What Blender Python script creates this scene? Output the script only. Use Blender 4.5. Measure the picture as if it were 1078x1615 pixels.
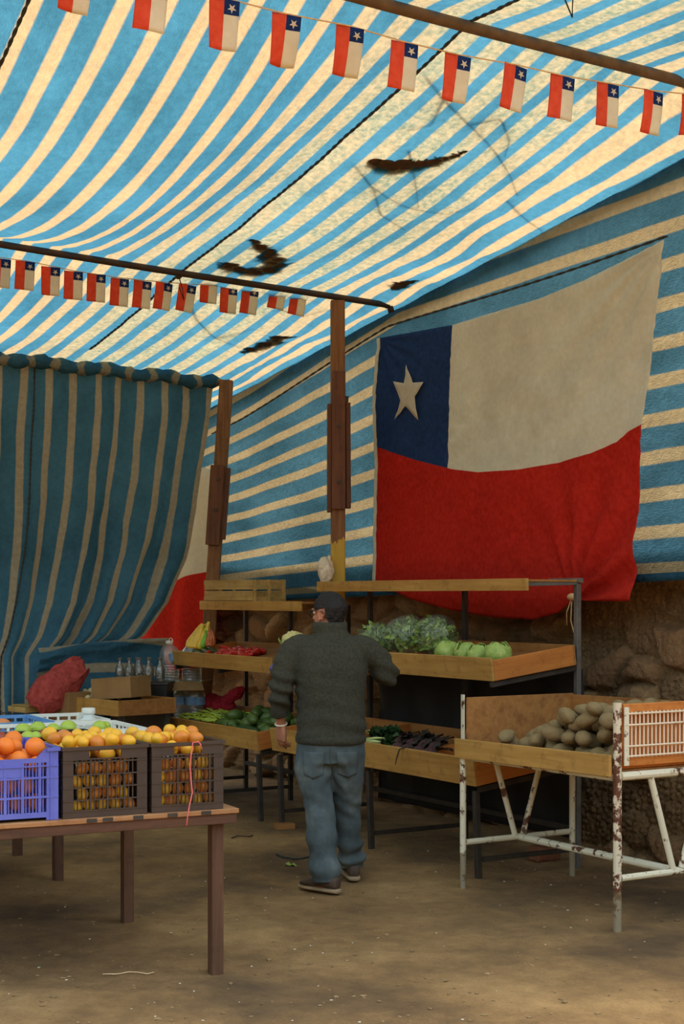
import bpy, bmesh, math, random
import numpy as np
from mathutils import Vector, Matrix, Euler, noise
from mathutils.bvhtree import BVHTree

R = math.radians
rng = random.Random(7)
for _o in list(bpy.data.objects):
    bpy.data.objects.remove(_o)
SC = bpy.context.scene
COL = SC.collection

# ------------------------------------------------------------------ camera
FPX, EYE, HOR = 2400.0, 1.65, 940.0          # focal length in pixels, eye height, horizon row
cam_d = bpy.data.cameras.new('camera')
cam = bpy.data.objects.new('camera', cam_d)
COL.objects.link(cam)
cam.location = (0, 0, EYE)
cam.rotation_euler = (R(90), 0, 0)
cam_d.sensor_width = 36.0
cam_d.lens = 36.0 * FPX / 1615.0
cam_d.shift_y = (HOR - 807.5) / 1615.0
cam_d.clip_end = 300
SC.camera = cam

# ------------------------------------------------------------------ the frame of the market stall
# a runs along the racks towards the near end, b runs into the stone wall
ANG = math.atan2(-0.854, 0.52)
AV = Vector((math.cos(ANG), math.sin(ANG), 0)); BV = Vector((-math.sin(ANG), math.cos(ANG), 0))
ORG = Vector((0.78, 8.88, 0))
def F(a, b, z=0.0): return ORG + AV * a + BV * b + Vector((0, 0, z))
def toF(p):
    d = Vector(p) - ORG
    return d.dot(AV), d.dot(BV), p[2]
def ray(px, py): return Vector(((px - 539.0) / FPX, 1.0, (HOR - py) / FPX))
EYEP = Vector((0, 0, EYE))
def at(px, py, Y): return EYEP + ray(px, py) * Y                       # world point
def pt(px, py, a=None, b=None, z=None):                                # (a, b, z) point on a plane of the stall
    d = ray(px, py); c = EYEP - ORG
    if z is not None: t = (z - EYE) / d.z
    elif b is not None: t = (b - c.dot(BV)) / d.dot(BV)
    else: t = (a - c.dot(AV)) / d.dot(AV)
    return toF(EYEP + d * t)

# ------------------------------------------------------------------ light
w = bpy.data.worlds.new('sky'); SC.world = w; w.use_nodes = True
wn = w.node_tree.nodes; wl = w.node_tree.links
sky = wn.new('ShaderNodeTexSky')
try:
    sky.sky_type = 'NISHITA'; sky.sun_disc = False; sky.sun_elevation = R(56); sky.sun_rotation = R(20)
    sky.dust_density = 3.0
except Exception:
    pass
wm = wn.new('ShaderNodeMix'); wm.data_type = 'RGBA'; wm.blend_type = 'MULTIPLY'; wm.inputs[0].default_value = 1.0
wm.inputs[7].default_value = (1.0, 0.85, 0.62, 1)
# houses and trees stand round the market, so little light comes from low down
wc = wn.new('ShaderNodeTexCoord'); ws = wn.new('ShaderNodeSeparateXYZ'); wr = wn.new('ShaderNodeValToRGB'); wk = wn.new('ShaderNodeMix')
wl.new(wc.outputs['Generated'], ws.inputs[0]); wl.new(ws.outputs[2], wr.inputs[0])
wr.color_ramp.elements[0].position = 0.12; wr.color_ramp.elements[0].color = (0.10, 0.08, 0.06, 1)
wr.color_ramp.elements[1].position = 0.45; wr.color_ramp.elements[1].color = (1, 1, 1, 1)
wk.data_type = 'RGBA'; wk.blend_type = 'MULTIPLY'; wk.inputs[0].default_value = 1.0
wl.new(sky.outputs[0], wm.inputs[6]); wl.new(wm.outputs[2], wk.inputs[6]); wl.new(wr.outputs[0], wk.inputs[7]); wl.new(wk.outputs[2], wn['Background'].inputs['Color'])
wn['Background'].inputs['Strength'].default_value = 0.95
sun_d = bpy.data.lights.new('sun', 'SUN'); sun_d.energy = 3.4; sun_d.angle = R(0.6); sun_d.color = (1.0, 0.90, 0.74)
sun = bpy.data.objects.new('sun', sun_d); COL.objects.link(sun)
_to = (AV * -0.22 + BV * 0.16 + Vector((0, 0, 0.95))).normalized()
sun.rotation_euler = _to.to_track_quat('Z', 'Y').to_euler()
sun.location = (0, 0, 12)
SC.view_settings.view_transform = 'Standard'
SC.view_settings.look = 'None'
SC.view_settings.gamma = 1.0
SC.view_settings.use_curve_mapping = False
SC.view_settings.exposure = 0.45
SC.cycles.use_denoising = True
SC.cycles.max_bounces = 10
SC.cycles.diffuse_bounces = 5
SC.cycles.transparent_max_bounces = 16
SC.cycles.sample_clamp_indirect = 6.0
SC.cycles.caustics_reflective = False
SC.cycles.caustics_refractive = False

# ------------------------------------------------------------------ materials
def s2l(c):
    return tuple(((x / 255.0) / 12.92 if x / 255.0 <= 0.04045 else ((x / 255.0 + 0.055) / 1.055) ** 2.4) for x in c)
def rgba(c): return (*s2l(c), 1.0)
class NT:
    def __init__(s, name):
        s.m = bpy.data.materials.new(name); s.m.use_nodes = True
        s.t = s.m.node_tree; s.t.nodes.clear()
        s.out = s.n('ShaderNodeOutputMaterial')
    def n(s, k, **kw):
        x = s.t.nodes.new(k)
        for a, v in kw.items(): setattr(x, a, v)
        return x
    def l(s, a, b): s.t.links.new(a, b)
    def coord(s, which='Object', scale=(1, 1, 1), rot=(0, 0, 0)):
        c = s.n('ShaderNodeTexCoord'); mp = s.n('ShaderNodeMapping')
        mp.inputs['Scale'].default_value = scale; mp.inputs['Rotation'].default_value = rot
        s.l(c.outputs[which], mp.inputs['Vector']); return mp.outputs[0]
    def noise(s, vec, scale, detail=4, rough=0.55, dist=0.0):
        x = s.n('ShaderNodeTexNoise'); x.inputs['Scale'].default_value = scale; x.inputs['Detail'].default_value = detail
        x.inputs['Roughness'].default_value = rough; x.inputs['Distortion'].default_value = dist
        s.l(vec, x.inputs['Vector']); return x.outputs[0]
    def ramp(s, fac, stops):
        r = s.n('ShaderNodeValToRGB'); e = r.color_ramp.elements
        while len(e) < len(stops): e.new(0.5)
        for i, (p, c) in enumerate(stops):
            e[i].position = p; e[i].color = c if len(c) == 4 else (*c, 1)
        s.l(fac, r.inputs[0]); return r.outputs[0]
    def mix(s, fac, a, b, blend='MIX'):
        x = s.n('ShaderNodeMix'); x.data_type = 'RGBA'; x.blend_type = blend
        for v, i in ((fac, 0), (a, 6), (b, 7)):
            if hasattr(v, 'links'): s.l(v, x.inputs[i])
            else: x.inputs[i].default_value = v
        return x.outputs[2]
    def math(s, op, a, b=0.0, clamp=False):
        x = s.n('ShaderNodeMath'); x.operation = op; x.use_clamp = clamp
        for v, i in ((a, 0), (b, 1)):
            if hasattr(v, 'links'): s.l(v, x.inputs[i])
            else: x.inputs[i].default_value = v
        return x.outputs[0]
    def bsdf(s, col, rough=0.7, metal=0.0, bump=None, bstr=0.3, bdist=0.01, **kw):
        p = s.n('ShaderNodeBsdfPrincipled')
        if hasattr(col, 'links'): s.l(col, p.inputs['Base Color'])
        else: p.inputs['Base Color'].default_value = col
        p.inputs['Roughness'].default_value = rough; p.inputs['Metallic'].default_value = metal
        for k, v in kw.items(): p.inputs[k.replace('_', ' ')].default_value = v
        if bump is not None:
            b = s.n('ShaderNodeBump'); b.inputs['Strength'].default_value = bstr; b.inputs['Distance'].default_value = bdist
            s.l(bump, b.inputs['Height']); s.l(b.outputs[0], p.inputs['Normal'])
        s.l(p.outputs[0], s.out.inputs[0]); return p

def m_noise(name, c1, c2, scale=12, rough=0.75, bump=0.25, stretch=(1, 1, 1), c3=None, metal=0.0, **kw):
    t = NT(name); v = t.coord('Object', stretch); n = t.noise(v, scale, 5, 0.6)
    st = [(0.3, rgba(c1)), (0.7, rgba(c2))]
    if c3: st = [(0.28, rgba(c1)), (0.52, rgba(c2)), (0.68, rgba(c3))]
    t.bsdf(t.ramp(n, st), rough, metal, n, bump, **kw); return t.m

def m_wood(name, c1, c2, along=(0.6, 9, 9), scale=3.0, rough=0.62):
    t = NT(name); v = t.coord('Object', along)
    g = t.noise(v, scale, 6, 0.6, 0.6); v2 = t.coord('Object', (1, 1, 1)); big = t.noise(v2, 2.3, 3); st = t.noise(v2, 14.0, 4, 0.6)
    col = t.ramp(g, [(0.3, rgba(c1)), (0.7, rgba(c2))])
    col = t.mix(0.45, col, t.ramp(big, [(0.3, (0.55, 0.5, 0.42)), (0.7, (1, 1, 1))]), 'MULTIPLY')
    col = t.mix(0.35, col, t.ramp(st, [(0.34, (0.42, 0.36, 0.28)), (0.46, (1, 1, 1))]), 'MULTIPLY')
    t.bsdf(col, rough, 0, g, 0.2, 0.004); return t.m

def m_rustpaint(name, paint, rust, amount=0.52):
    t = NT(name); v = t.coord('Object'); n = t.noise(v, 16, 6, 0.7); n2 = t.noise(v, 5, 3)
    s_ = t.math('ADD', t.math('MULTIPLY', n, 0.7), t.math('MULTIPLY', n2, 0.3))
    f = t.ramp(s_, [(amount - 0.015, (0, 0, 0)), (amount + 0.02, (1, 1, 1))])
    cz = t.n('ShaderNodeTexCoord'); sz = t.n('ShaderNodeSeparateXYZ'); t.l(cz.outputs['Object'], sz.inputs[0])
    mud = t.math('LESS_THAN', t.math('ADD', sz.outputs[2], t.math('MULTIPLY', n, 0.12)), 0.25)
    col = t.mix(f, rgba(paint), t.ramp(n, [(0.4, rgba(rust)), (0.75, rgba([x * 0.55 for x in rust]))]))
    col = t.mix(t.math('MULTIPLY', mud, 0.75), col, rgba((104, 84, 52)))
    t.bsdf(col, 0.6, 0.0, n, 0.3, 0.004); return t.m

def stripe_nodes(t, blue, cream, frac, soft=0.03, fade=None):
    c = t.n('ShaderNodeTexCoord'); sep = t.n('ShaderNodeSeparateXYZ'); t.l(c.outputs['UV'], sep.inputs[0])
    wob = t.noise(c.outputs['UV'], 0.8, 2)
    u = t.math('ADD', sep.outputs[0], t.math('MULTIPLY', t.math('SUBTRACT', wob, 0.5), 0.10))
    fr = t.math('FRACT', u)
    tri = t.math('ABSOLUTE', t.math('SUBTRACT', fr, 0.5))           # 0 in the middle of the cream band, 0.5 in the blue
    fv = frac if hasattr(frac, 'links') else frac
    d = t.math('SUBTRACT', tri, t.math('MULTIPLY', fv, 0.5) if hasattr(fv, 'links') else fv * 0.5)
    f = t.math('MULTIPLY', t.math('ADD', t.math('DIVIDE', d, soft), 0.5), 1.0, True)
    return f, sep, c

def m_tarp(name, blue, cream, frac=0.38, trans=0.6, soft=0.04, roof=False, tm=1.0):
    t = NT(name)
    vo = t.coord('Object')
    if roof:
        c0 = t.n('ShaderNodeTexCoord'); sp = t.n('ShaderNodeSeparateXYZ'); t.l(c0.outputs['UV'], sp.inputs[0])
        k = t.ramp(t.math('DIVIDE', t.math('ADD', sp.outputs[0], 30.0), 40.0), [(0.58, (0.37,) * 3), (0.66, (0.58,) * 3), (0.84, (0.58,) * 3), (0.89, (0.42,) * 3)])
        frac = t.math('MULTIPLY', k, 1.0)
    f, sep, c = stripe_nodes(t, blue, cream, frac, soft)
    n1 = t.noise(vo, 1.3, 4, 0.6); n2 = t.noise(vo, 26, 5, 0.7); n3 = t.noise(t.coord('UV', (1, 14, 1)), 1.6, 4, 0.7)
    cb = t.mix(t.ramp(n1, [(0.35, (0, 0, 0)), (0.7, (1, 1, 1))]), rgba(blue), rgba([min(255, x * 1.12 + 8) for x in blue]))
    cc = t.mix(t.ramp(n3, [(0.35, (0, 0, 0)), (0.7, (1, 1, 1))]), rgba(cream), rgba([cream[0] * 0.93, cream[1] * 0.97, cream[2] * 1.02]))
    if roof:                       # the middle strip of the roof is bleached: greyer cream, mottled
        k2 = t.ramp(t.math('DIVIDE', t.math('ADD', sp.outputs[0], 30.0), 40.0), [(0.58, (0, 0, 0)), (0.68, (1, 1, 1)), (0.80, (1, 1, 1)), (0.86, (0.2,) * 3)])
        n4 = t.noise(vo, 3.5, 5, 0.65)
        cc = t.mix(t.math('MULTIPLY', k2, t.ramp(n4, [(0.36, (0.55,) * 3), (0.6, (1, 1, 1))])), cc, t.ramp(n2, [(0.35, rgba((140, 170, 156))), (0.6, rgba((204, 200, 170)))]))
    col = t.mix(f, cc, cb)
    col = t.mix(0.5, col, t.ramp(n2, [(0.3, (0.5, 0.5, 0.5)), (0.7, (1, 1, 1))]), 'MULTIPLY')
    col = t.mix(0.3, col, t.ramp(n1, [(0.3, (0.6, 0.62, 0.58)), (0.6, (1, 1, 1))]), 'MULTIPLY')
    wv = t.noise(t.coord('UV', (1, 1, 1)), 28, 3, 0.6)
    b = t.n('ShaderNodeBump'); b.inputs['Strength'].default_value = 0.7; b.inputs['Distance'].default_value = 0.03
    cr_ = t.noise(t.coord('Object', (1, 1, 1)), 9, 5, 0.7, 1.2)
    t.l(t.math('ADD', t.math('MULTIPLY', wv, 0.4), t.math('ADD', cr_, t.math('MULTIPLY', n2, 0.4))), b.inputs['Height'])
    df = t.n('ShaderNodeBsdfDiffuse'); tr = t.n('ShaderNodeBsdfTranslucent'); mx = t.n('ShaderNodeMixShader')
    mx.inputs[0].default_value = trans
    t.l(col, df.inputs['Color']); t.l(t.mix(1.0, col, (tm, tm, tm, 1), 'MULTIPLY'), tr.inputs['Color'])
    for x in (df, tr): t.l(b.outputs[0], x.inputs['Normal'])
    t.l(df.outputs[0], mx.inputs[1]); t.l(tr.outputs[0], mx.inputs[2]); t.l(mx.outputs[0], t.out.inputs[0])
    return t.m

def m_cloth(name, c1, c2=None, trans=0.35, scale=30):
    t = NT(name); vo = t.coord('Object'); n = t.noise(vo, scale, 4); big = t.noise(vo, 3, 4, 0.6)
    c2 = c2 or [x * 0.82 for x in c1]
    col = t.ramp(n, [(0.3, rgba(c2)), (0.7, rgba(c1))])
    col = t.mix(0.35, col, t.ramp(big, [(0.3, (0.72, 0.7, 0.66)), (0.65, (1, 1, 1))]), 'MULTIPLY')
    df = t.n('ShaderNodeBsdfDiffuse'); tr = t.n('ShaderNodeBsdfTranslucent'); mx = t.n('ShaderNodeMixShader')
    mx.inputs[0].default_value = trans
    t.l(col, df.inputs[0]); t.l(col, tr.inputs[0])
    t.l(df.outputs[0], mx.inputs[1]); t.l(tr.outputs[0], mx.inputs[2]); t.l(mx.outputs[0], t.out.inputs[0])
    return t.m

def m_film(name, tint=(0.96, 0.98, 0.95), gloss=0.11, haze=0.03, rough=0.12):
    t = NT(name); tr = t.n('ShaderNodeBsdfTransparent'); tr.inputs[0].default_value = (*tint, 1)
    gl = t.n('ShaderNodeBsdfGlossy'); gl.inputs['Roughness'].default_value = rough
    df = t.n('ShaderNodeBsdfDiffuse'); df.inputs[0].default_value = (0.8, 0.82, 0.8, 1)
    n = t.noise(t.coord('Object'), 22, 3, 0.6, 1.0); b = t.n('ShaderNodeBump'); b.inputs['Strength'].default_value = 0.95; b.inputs['Distance'].default_value = 0.01
    t.l(n, b.inputs['Height']); t.l(b.outputs[0], gl.inputs['Normal'])
    m1 = t.n('ShaderNodeMixShader'); m1.inputs[0].default_value = haze
    lw = t.n('ShaderNodeLayerWeight'); lw.inputs[0].default_value = 0.25
    f = t.math('ADD', t.math('MULTIPLY', lw.outputs['Facing'], gloss * 2), gloss * 0.5, True)
    m2 = t.n('ShaderNodeMixShader'); t.l(f, m2.inputs[0])
    t.l(tr.outputs[0], m1.inputs[1]); t.l(df.outputs[0], m1.inputs[2]); t.l(m1.outputs[0], m2.inputs[1]); t.l(gl.outputs[0], m2.inputs[2])
    t.l(m2.outputs[0], t.out.inputs[0]); return t.m

M = {}
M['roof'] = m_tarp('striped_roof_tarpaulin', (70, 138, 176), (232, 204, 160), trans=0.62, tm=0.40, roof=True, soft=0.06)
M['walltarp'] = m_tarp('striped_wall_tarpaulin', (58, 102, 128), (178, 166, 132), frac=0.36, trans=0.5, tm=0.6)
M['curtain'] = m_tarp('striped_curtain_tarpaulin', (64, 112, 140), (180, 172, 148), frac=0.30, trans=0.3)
M['ply'] = m_wood('ochre_plywood', (176, 128, 56), (205, 158, 82))
M['ply2'] = m_wood('brown_plywood', (150, 98, 46), (184, 128, 66))
M['plyx'] = m_wood('orange_plywood', (190, 110, 42), (214, 138, 62), along=(9, 0.6, 9))
M['post'] = m_wood('weathered_post_wood', (104, 66, 32), (150, 104, 56), along=(9, 9, 0.7))
M['splice'] = m_wood('splice_board_wood', (84, 44, 22), (122, 72, 38), along=(9, 9, 0.7))
M['tablewood'] = m_wood('dark_table_wood', (76, 46, 30), (106, 68, 44), along=(9, 0.8, 9))
M['tableedge'] = m_wood('plywood_edge', (150, 98, 56), (190, 140, 90), along=(9, 0.6, 30), scale=6)
M['legwood'] = m_wood('table_leg_wood', (84, 52, 34), (110, 74, 48), along=(9, 9, 0.8))
M['slat'] = m_wood('pale_crate_wood', (176, 140, 76), (206, 174, 108))
M['steel'] = m_noise('dark_rack_steel', (44, 38, 32), (66, 56, 46), 14, 0.6, 0.1)
M['greysteel'] = m_noise('grey_rack_steel', (84, 80, 74), (112, 106, 98), 14, 0.5, 0.1)
M['pipe'] = m_noise('brown_pole', (88, 70, 52), (120, 98, 76), 10, 0.7, 0.2)
M['pipedark'] = m_noise('rusty_dark_pipe', (44, 32, 24), (66, 48, 36), 10, 0.7, 0.2)
M['rustwhite'] = m_rustpaint('rusty_white_paint', (222, 214, 184), (120, 66, 30), 0.56)
M['rustheavy'] = m_rustpaint('flaking_rusty_paint', (214, 200, 170), (112, 58, 28), 0.49)
M['sheet'] = m_noise('black_rack_shade', (22, 20, 18), (34, 31, 28), 6, 0.7, 0.3)  # near-black colour standing in for the shade behind the near rack
M['wire'] = m_rustpaint('rusty_white_wire', (232, 214, 184), (140, 70, 30), 0.6)
M['rope'] = m_noise('dark_rope', (36, 40, 40), (66, 68, 62), 60, 0.9, 0.4)
M['string'] = m_noise('pale_string', (196, 160, 110), (226, 196, 150), 30, 0.9, 0.1)
M['pink'] = m_noise('pink_string', (226, 96, 96), (240, 130, 120), 30, 0.8, 0.1)
M['red'] = m_cloth('flag_red_cloth', (226, 66, 52), (206, 52, 42), 0.45)
M['white'] = m_cloth('flag_white_cloth', (250, 247, 234), (240, 236, 220), 0.55)
M['navy'] = m_cloth('flag_blue_cloth', (58, 86, 140), (48, 74, 124), 0.4)
M['penred'] = m_cloth('pennant_red', (250, 120, 88), (240, 100, 72), 0.5)
M['penwhite'] = m_cloth('pennant_white', (250, 244, 226), (244, 236, 214), 0.5)
M['pennavy'] = m_cloth('pennant_blue', (54, 80, 140), (44, 66, 124), 0.5)
M['brown_plastic'] = m_noise('brown_plastic', (54, 43, 38), (70, 56, 48), 10, 0.45, 0.05)
M['black_plastic'] = m_noise('black_plastic', (34, 32, 32), (48, 45, 44), 10, 0.45, 0.05)
M['blue_plastic'] = m_noise('blue_plastic', (88, 98, 186), (110, 120, 206), 6, 0.45, 0.05)
M['skyblue_plastic'] = m_noise('light_blue_plastic', (90, 140, 190), (112, 160, 206), 6, 0.45, 0.05)
M['white_plastic'] = m_noise('white_plastic', (216, 214, 200), (236, 234, 222), 6, 0.45, 0.05)
M['jug'] = m_noise('milky_plastic', (206, 212, 204), (226, 230, 222), 6, 0.35, 0.05)
M['orange'] = m_noise('orange_peel', (236, 112, 24), (246, 140, 38), 90, 0.45, 0.25)
M['lemon'] = m_noise('lemon_peel', (232, 160, 30), (246, 194, 52), 60, 0.42, 0.2)
M['lemon_amber'] = m_noise('ripe_lemon_peel', (206, 112, 30), (232, 148, 46), 50, 0.42, 0.2)
M['greenapple'] = m_noise('green_apple_skin', (150, 178, 44), (190, 206, 84), 8, 0.35, 0.05)
M['redapple'] = m_noise('red_apple_skin', (128, 36, 32), (176, 84, 52), 9, 0.35, 0.05)
M['peach'] = m_noise('peach_skin', (206, 110, 66), (226, 150, 84), 9, 0.5, 0.05)
M['pear'] = m_noise('speckled_yellow_skin', (180, 128, 34), (210, 160, 54), 40, 0.45, 0.1)
M['potato'] = m_noise('potato_skin', (118, 96, 60), (150, 126, 82), 14, 0.85, 0.3)
M['lettuce'] = m_noise('lettuce_leaf', (120, 152, 54), (186, 202, 112), 16, 0.55, 0.3)
M['greens'] = m_noise('curly_green_leaf', (70, 104, 28), (128, 156, 58), 9, 0.6, 0.2, c3=(160, 180, 90))
M['darkgreens'] = m_noise('dark_green_leaf', (30, 54, 24), (52, 84, 36), 9, 0.6, 0.2)
M['palestem'] = m_noise('pale_green_stalk', (190, 200, 120), (216, 222, 150), 9, 0.5, 0.1)
M['beetleaf'] = m_noise('beet_leaf', (44, 40, 30), (66, 44, 40), 9, 0.6, 0.2)
M['beet'] = m_noise('beetroot_skin', (66, 34, 38), (92, 58, 56), 12, 0.8, 0.2)
M['chili'] = m_noise('green_chili_skin', (150, 176, 44), (196, 206, 80), 10, 0.35, 0.05)
M['redchili'] = m_noise('red_pepper_skin', (176, 28, 24), (206, 50, 34), 10, 0.35, 0.05)
M['carrot'] = m_noise('orange_carrot_skin', (206, 82, 34), (226, 110, 48), 10, 0.6, 0.1)
M['avocado'] = m_noise('dark_green_skin', (58, 84, 34), (96, 118, 52), 10, 0.4, 0.1)
M['cucumber'] = m_noise('cucumber_skin', (34, 60, 30), (60, 90, 44), 10, 0.4, 0.1)
M['cauli'] = m_noise('cauliflower_curd', (214, 200, 124), (236, 226, 160), 30, 0.8, 0.5)
M['garlic'] = m_noise('garlic_skin', (206, 186, 130), (232, 216, 170), 12, 0.6, 0.1)
M['card'] = m_noise('brown_cardboard', (136, 102, 60), (164, 126, 78), 5, 0.85, 0.1)
M['redsack'] = m_cloth('red_sack_cloth', (206, 98, 90), (170, 70, 66), 0.2)
M['redmesh'] = m_cloth('red_net', (206, 64, 74), (170, 44, 56), 0.3, 80)
M['yellowbag'] = m_noise('yellow_packet', (226, 178, 40), (242, 206, 76), 20, 0.35, 0.3)
M['greenbag'] = m_noise('green_packet', (106, 186, 40), (140, 206, 60), 20, 0.35, 0.3)
M['orangebag'] = m_noise('orange_packet', (176, 84, 36), (206, 120, 60), 20, 0.35, 0.3)
M['purplebag'] = m_noise('purple_plastic_film', (86, 72, 140), (130, 118, 186), 14, 0.25, 0.4)
M['whitebag'] = m_noise('white_plastic_film', (206, 190, 160), (232, 222, 196), 14, 0.3, 0.5)
M['film'] = m_film('clear_plastic_film')
M['pet'] = m_film('clear_bottle_plastic', (0.80, 0.88, 0.86), 0.22, 0.16, 0.08)
M['glass'] = m_film('bottle_glass', (0.62, 0.60, 0.52), 0.30, 0.05, 0.05)
M['label'] = m_noise('blue_paper_label', (60, 104, 160), (150, 180, 200), 18, 0.6, 0.0)
M['skin'] = m_noise('skin', (164, 106, 78), (184, 124, 94), 14, 0.55, 0.1)
M['hair'] = m_noise('dark_hair', (14, 11, 10), (26, 20, 18), 60, 0.7, 0.6, stretch=(1, 1, 0.3))
M['sweater'] = m_noise('dark_green_fleece', (44, 44, 34), (66, 65, 49), 70, 0.95, 0.5)
M['denim'] = m_noise('faded_denim', (48, 57, 60), (78, 89, 90), 5, 0.9, 0.25, c3=(106, 115, 112))
M['shoe'] = m_noise('brown_shoe_leather', (66, 50, 38), (88, 68, 52), 20, 0.7, 0.2)
M['sole'] = m_noise('tan_shoe_sole', (150, 124, 94), (172, 146, 112), 20, 0.8, 0.1)
M['black'] = m_noise('black_plastic_frame', (18, 17, 17), (28, 26, 26), 20, 0.4, 0.0)
M['bracelet'] = m_noise('pale_wristband', (214, 196, 170), (232, 216, 190), 20, 0.6, 0.0)
M['brick'] = m_noise('red_brick', (120, 70, 44), (150, 92, 58), 14, 0.9, 0.3)
M['leafdark'] = m_noise('dead_brown_leaves', (44, 32, 20), (84, 58, 32), 20, 0.9, 0.2)
M['bark'] = m_noise('twig_bark', (50, 40, 30), (80, 64, 48), 20, 0.9, 0.2)
M['litter'] = m_noise('pale_scrap', (196, 186, 160), (220, 212, 190), 20, 0.8, 0.0)

def post_paint():
    t = NT('post_wood_with_yellow_paint'); v = t.coord('Object', (9, 9, 0.7)); g = t.noise(v, 3, 6, 0.6, 0.6)
    col = t.ramp(g, [(0.3, rgba((96, 58, 28))), (0.7, rgba((146, 100, 54)))])
    c = t.n('ShaderNodeTexCoord'); sp = t.n('ShaderNodeSeparateXYZ'); t.l(c.outputs['Object'], sp.inputs[0])
    e = t.noise(t.coord('Object', (14, 14, 3)), 1.5, 3)
    h = t.math('ADD', sp.outputs[2], t.math('MULTIPLY', t.math('SUBTRACT', e, 0.5), 0.3))
    f = t.math('LESS_THAN', h, 2.06)
    col = t.mix(f, col, t.ramp(g, [(0.3, rgba((176, 140, 40))), (0.7, rgba((200, 164, 58)))]))
    t.bsdf(col, 0.65, 0, g, 0.2, 0.004); return t.m
M['postpaint'] = post_paint()

# ------------------------------------------------------------------ helpers
def tag(o, label=None, cat=None, group=None, kind=None):
    if label: o['label'] = label
    if cat: o['category'] = cat
    if group: o['group'] = group
    if kind: o['kind'] = kind
    return o
def thing(name, label, cat, loc=(0, 0, 0), rotz=0.0, group=None):
    o = bpy.data.objects.new(name, None); COL.objects.link(o)
    o.empty_display_size = 0.05
    o.location = loc; o.rotation_euler = (0, 0, rotz)
    return tag(o, label, cat, group)
def copy_tree(o, parent=None, depth=0):
    c = o.copy(); COL.objects.link(c)
    if parent is not None: c.parent = parent
    for ch in o.children: copy_tree(ch, c, depth + 1)
    return c

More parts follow.
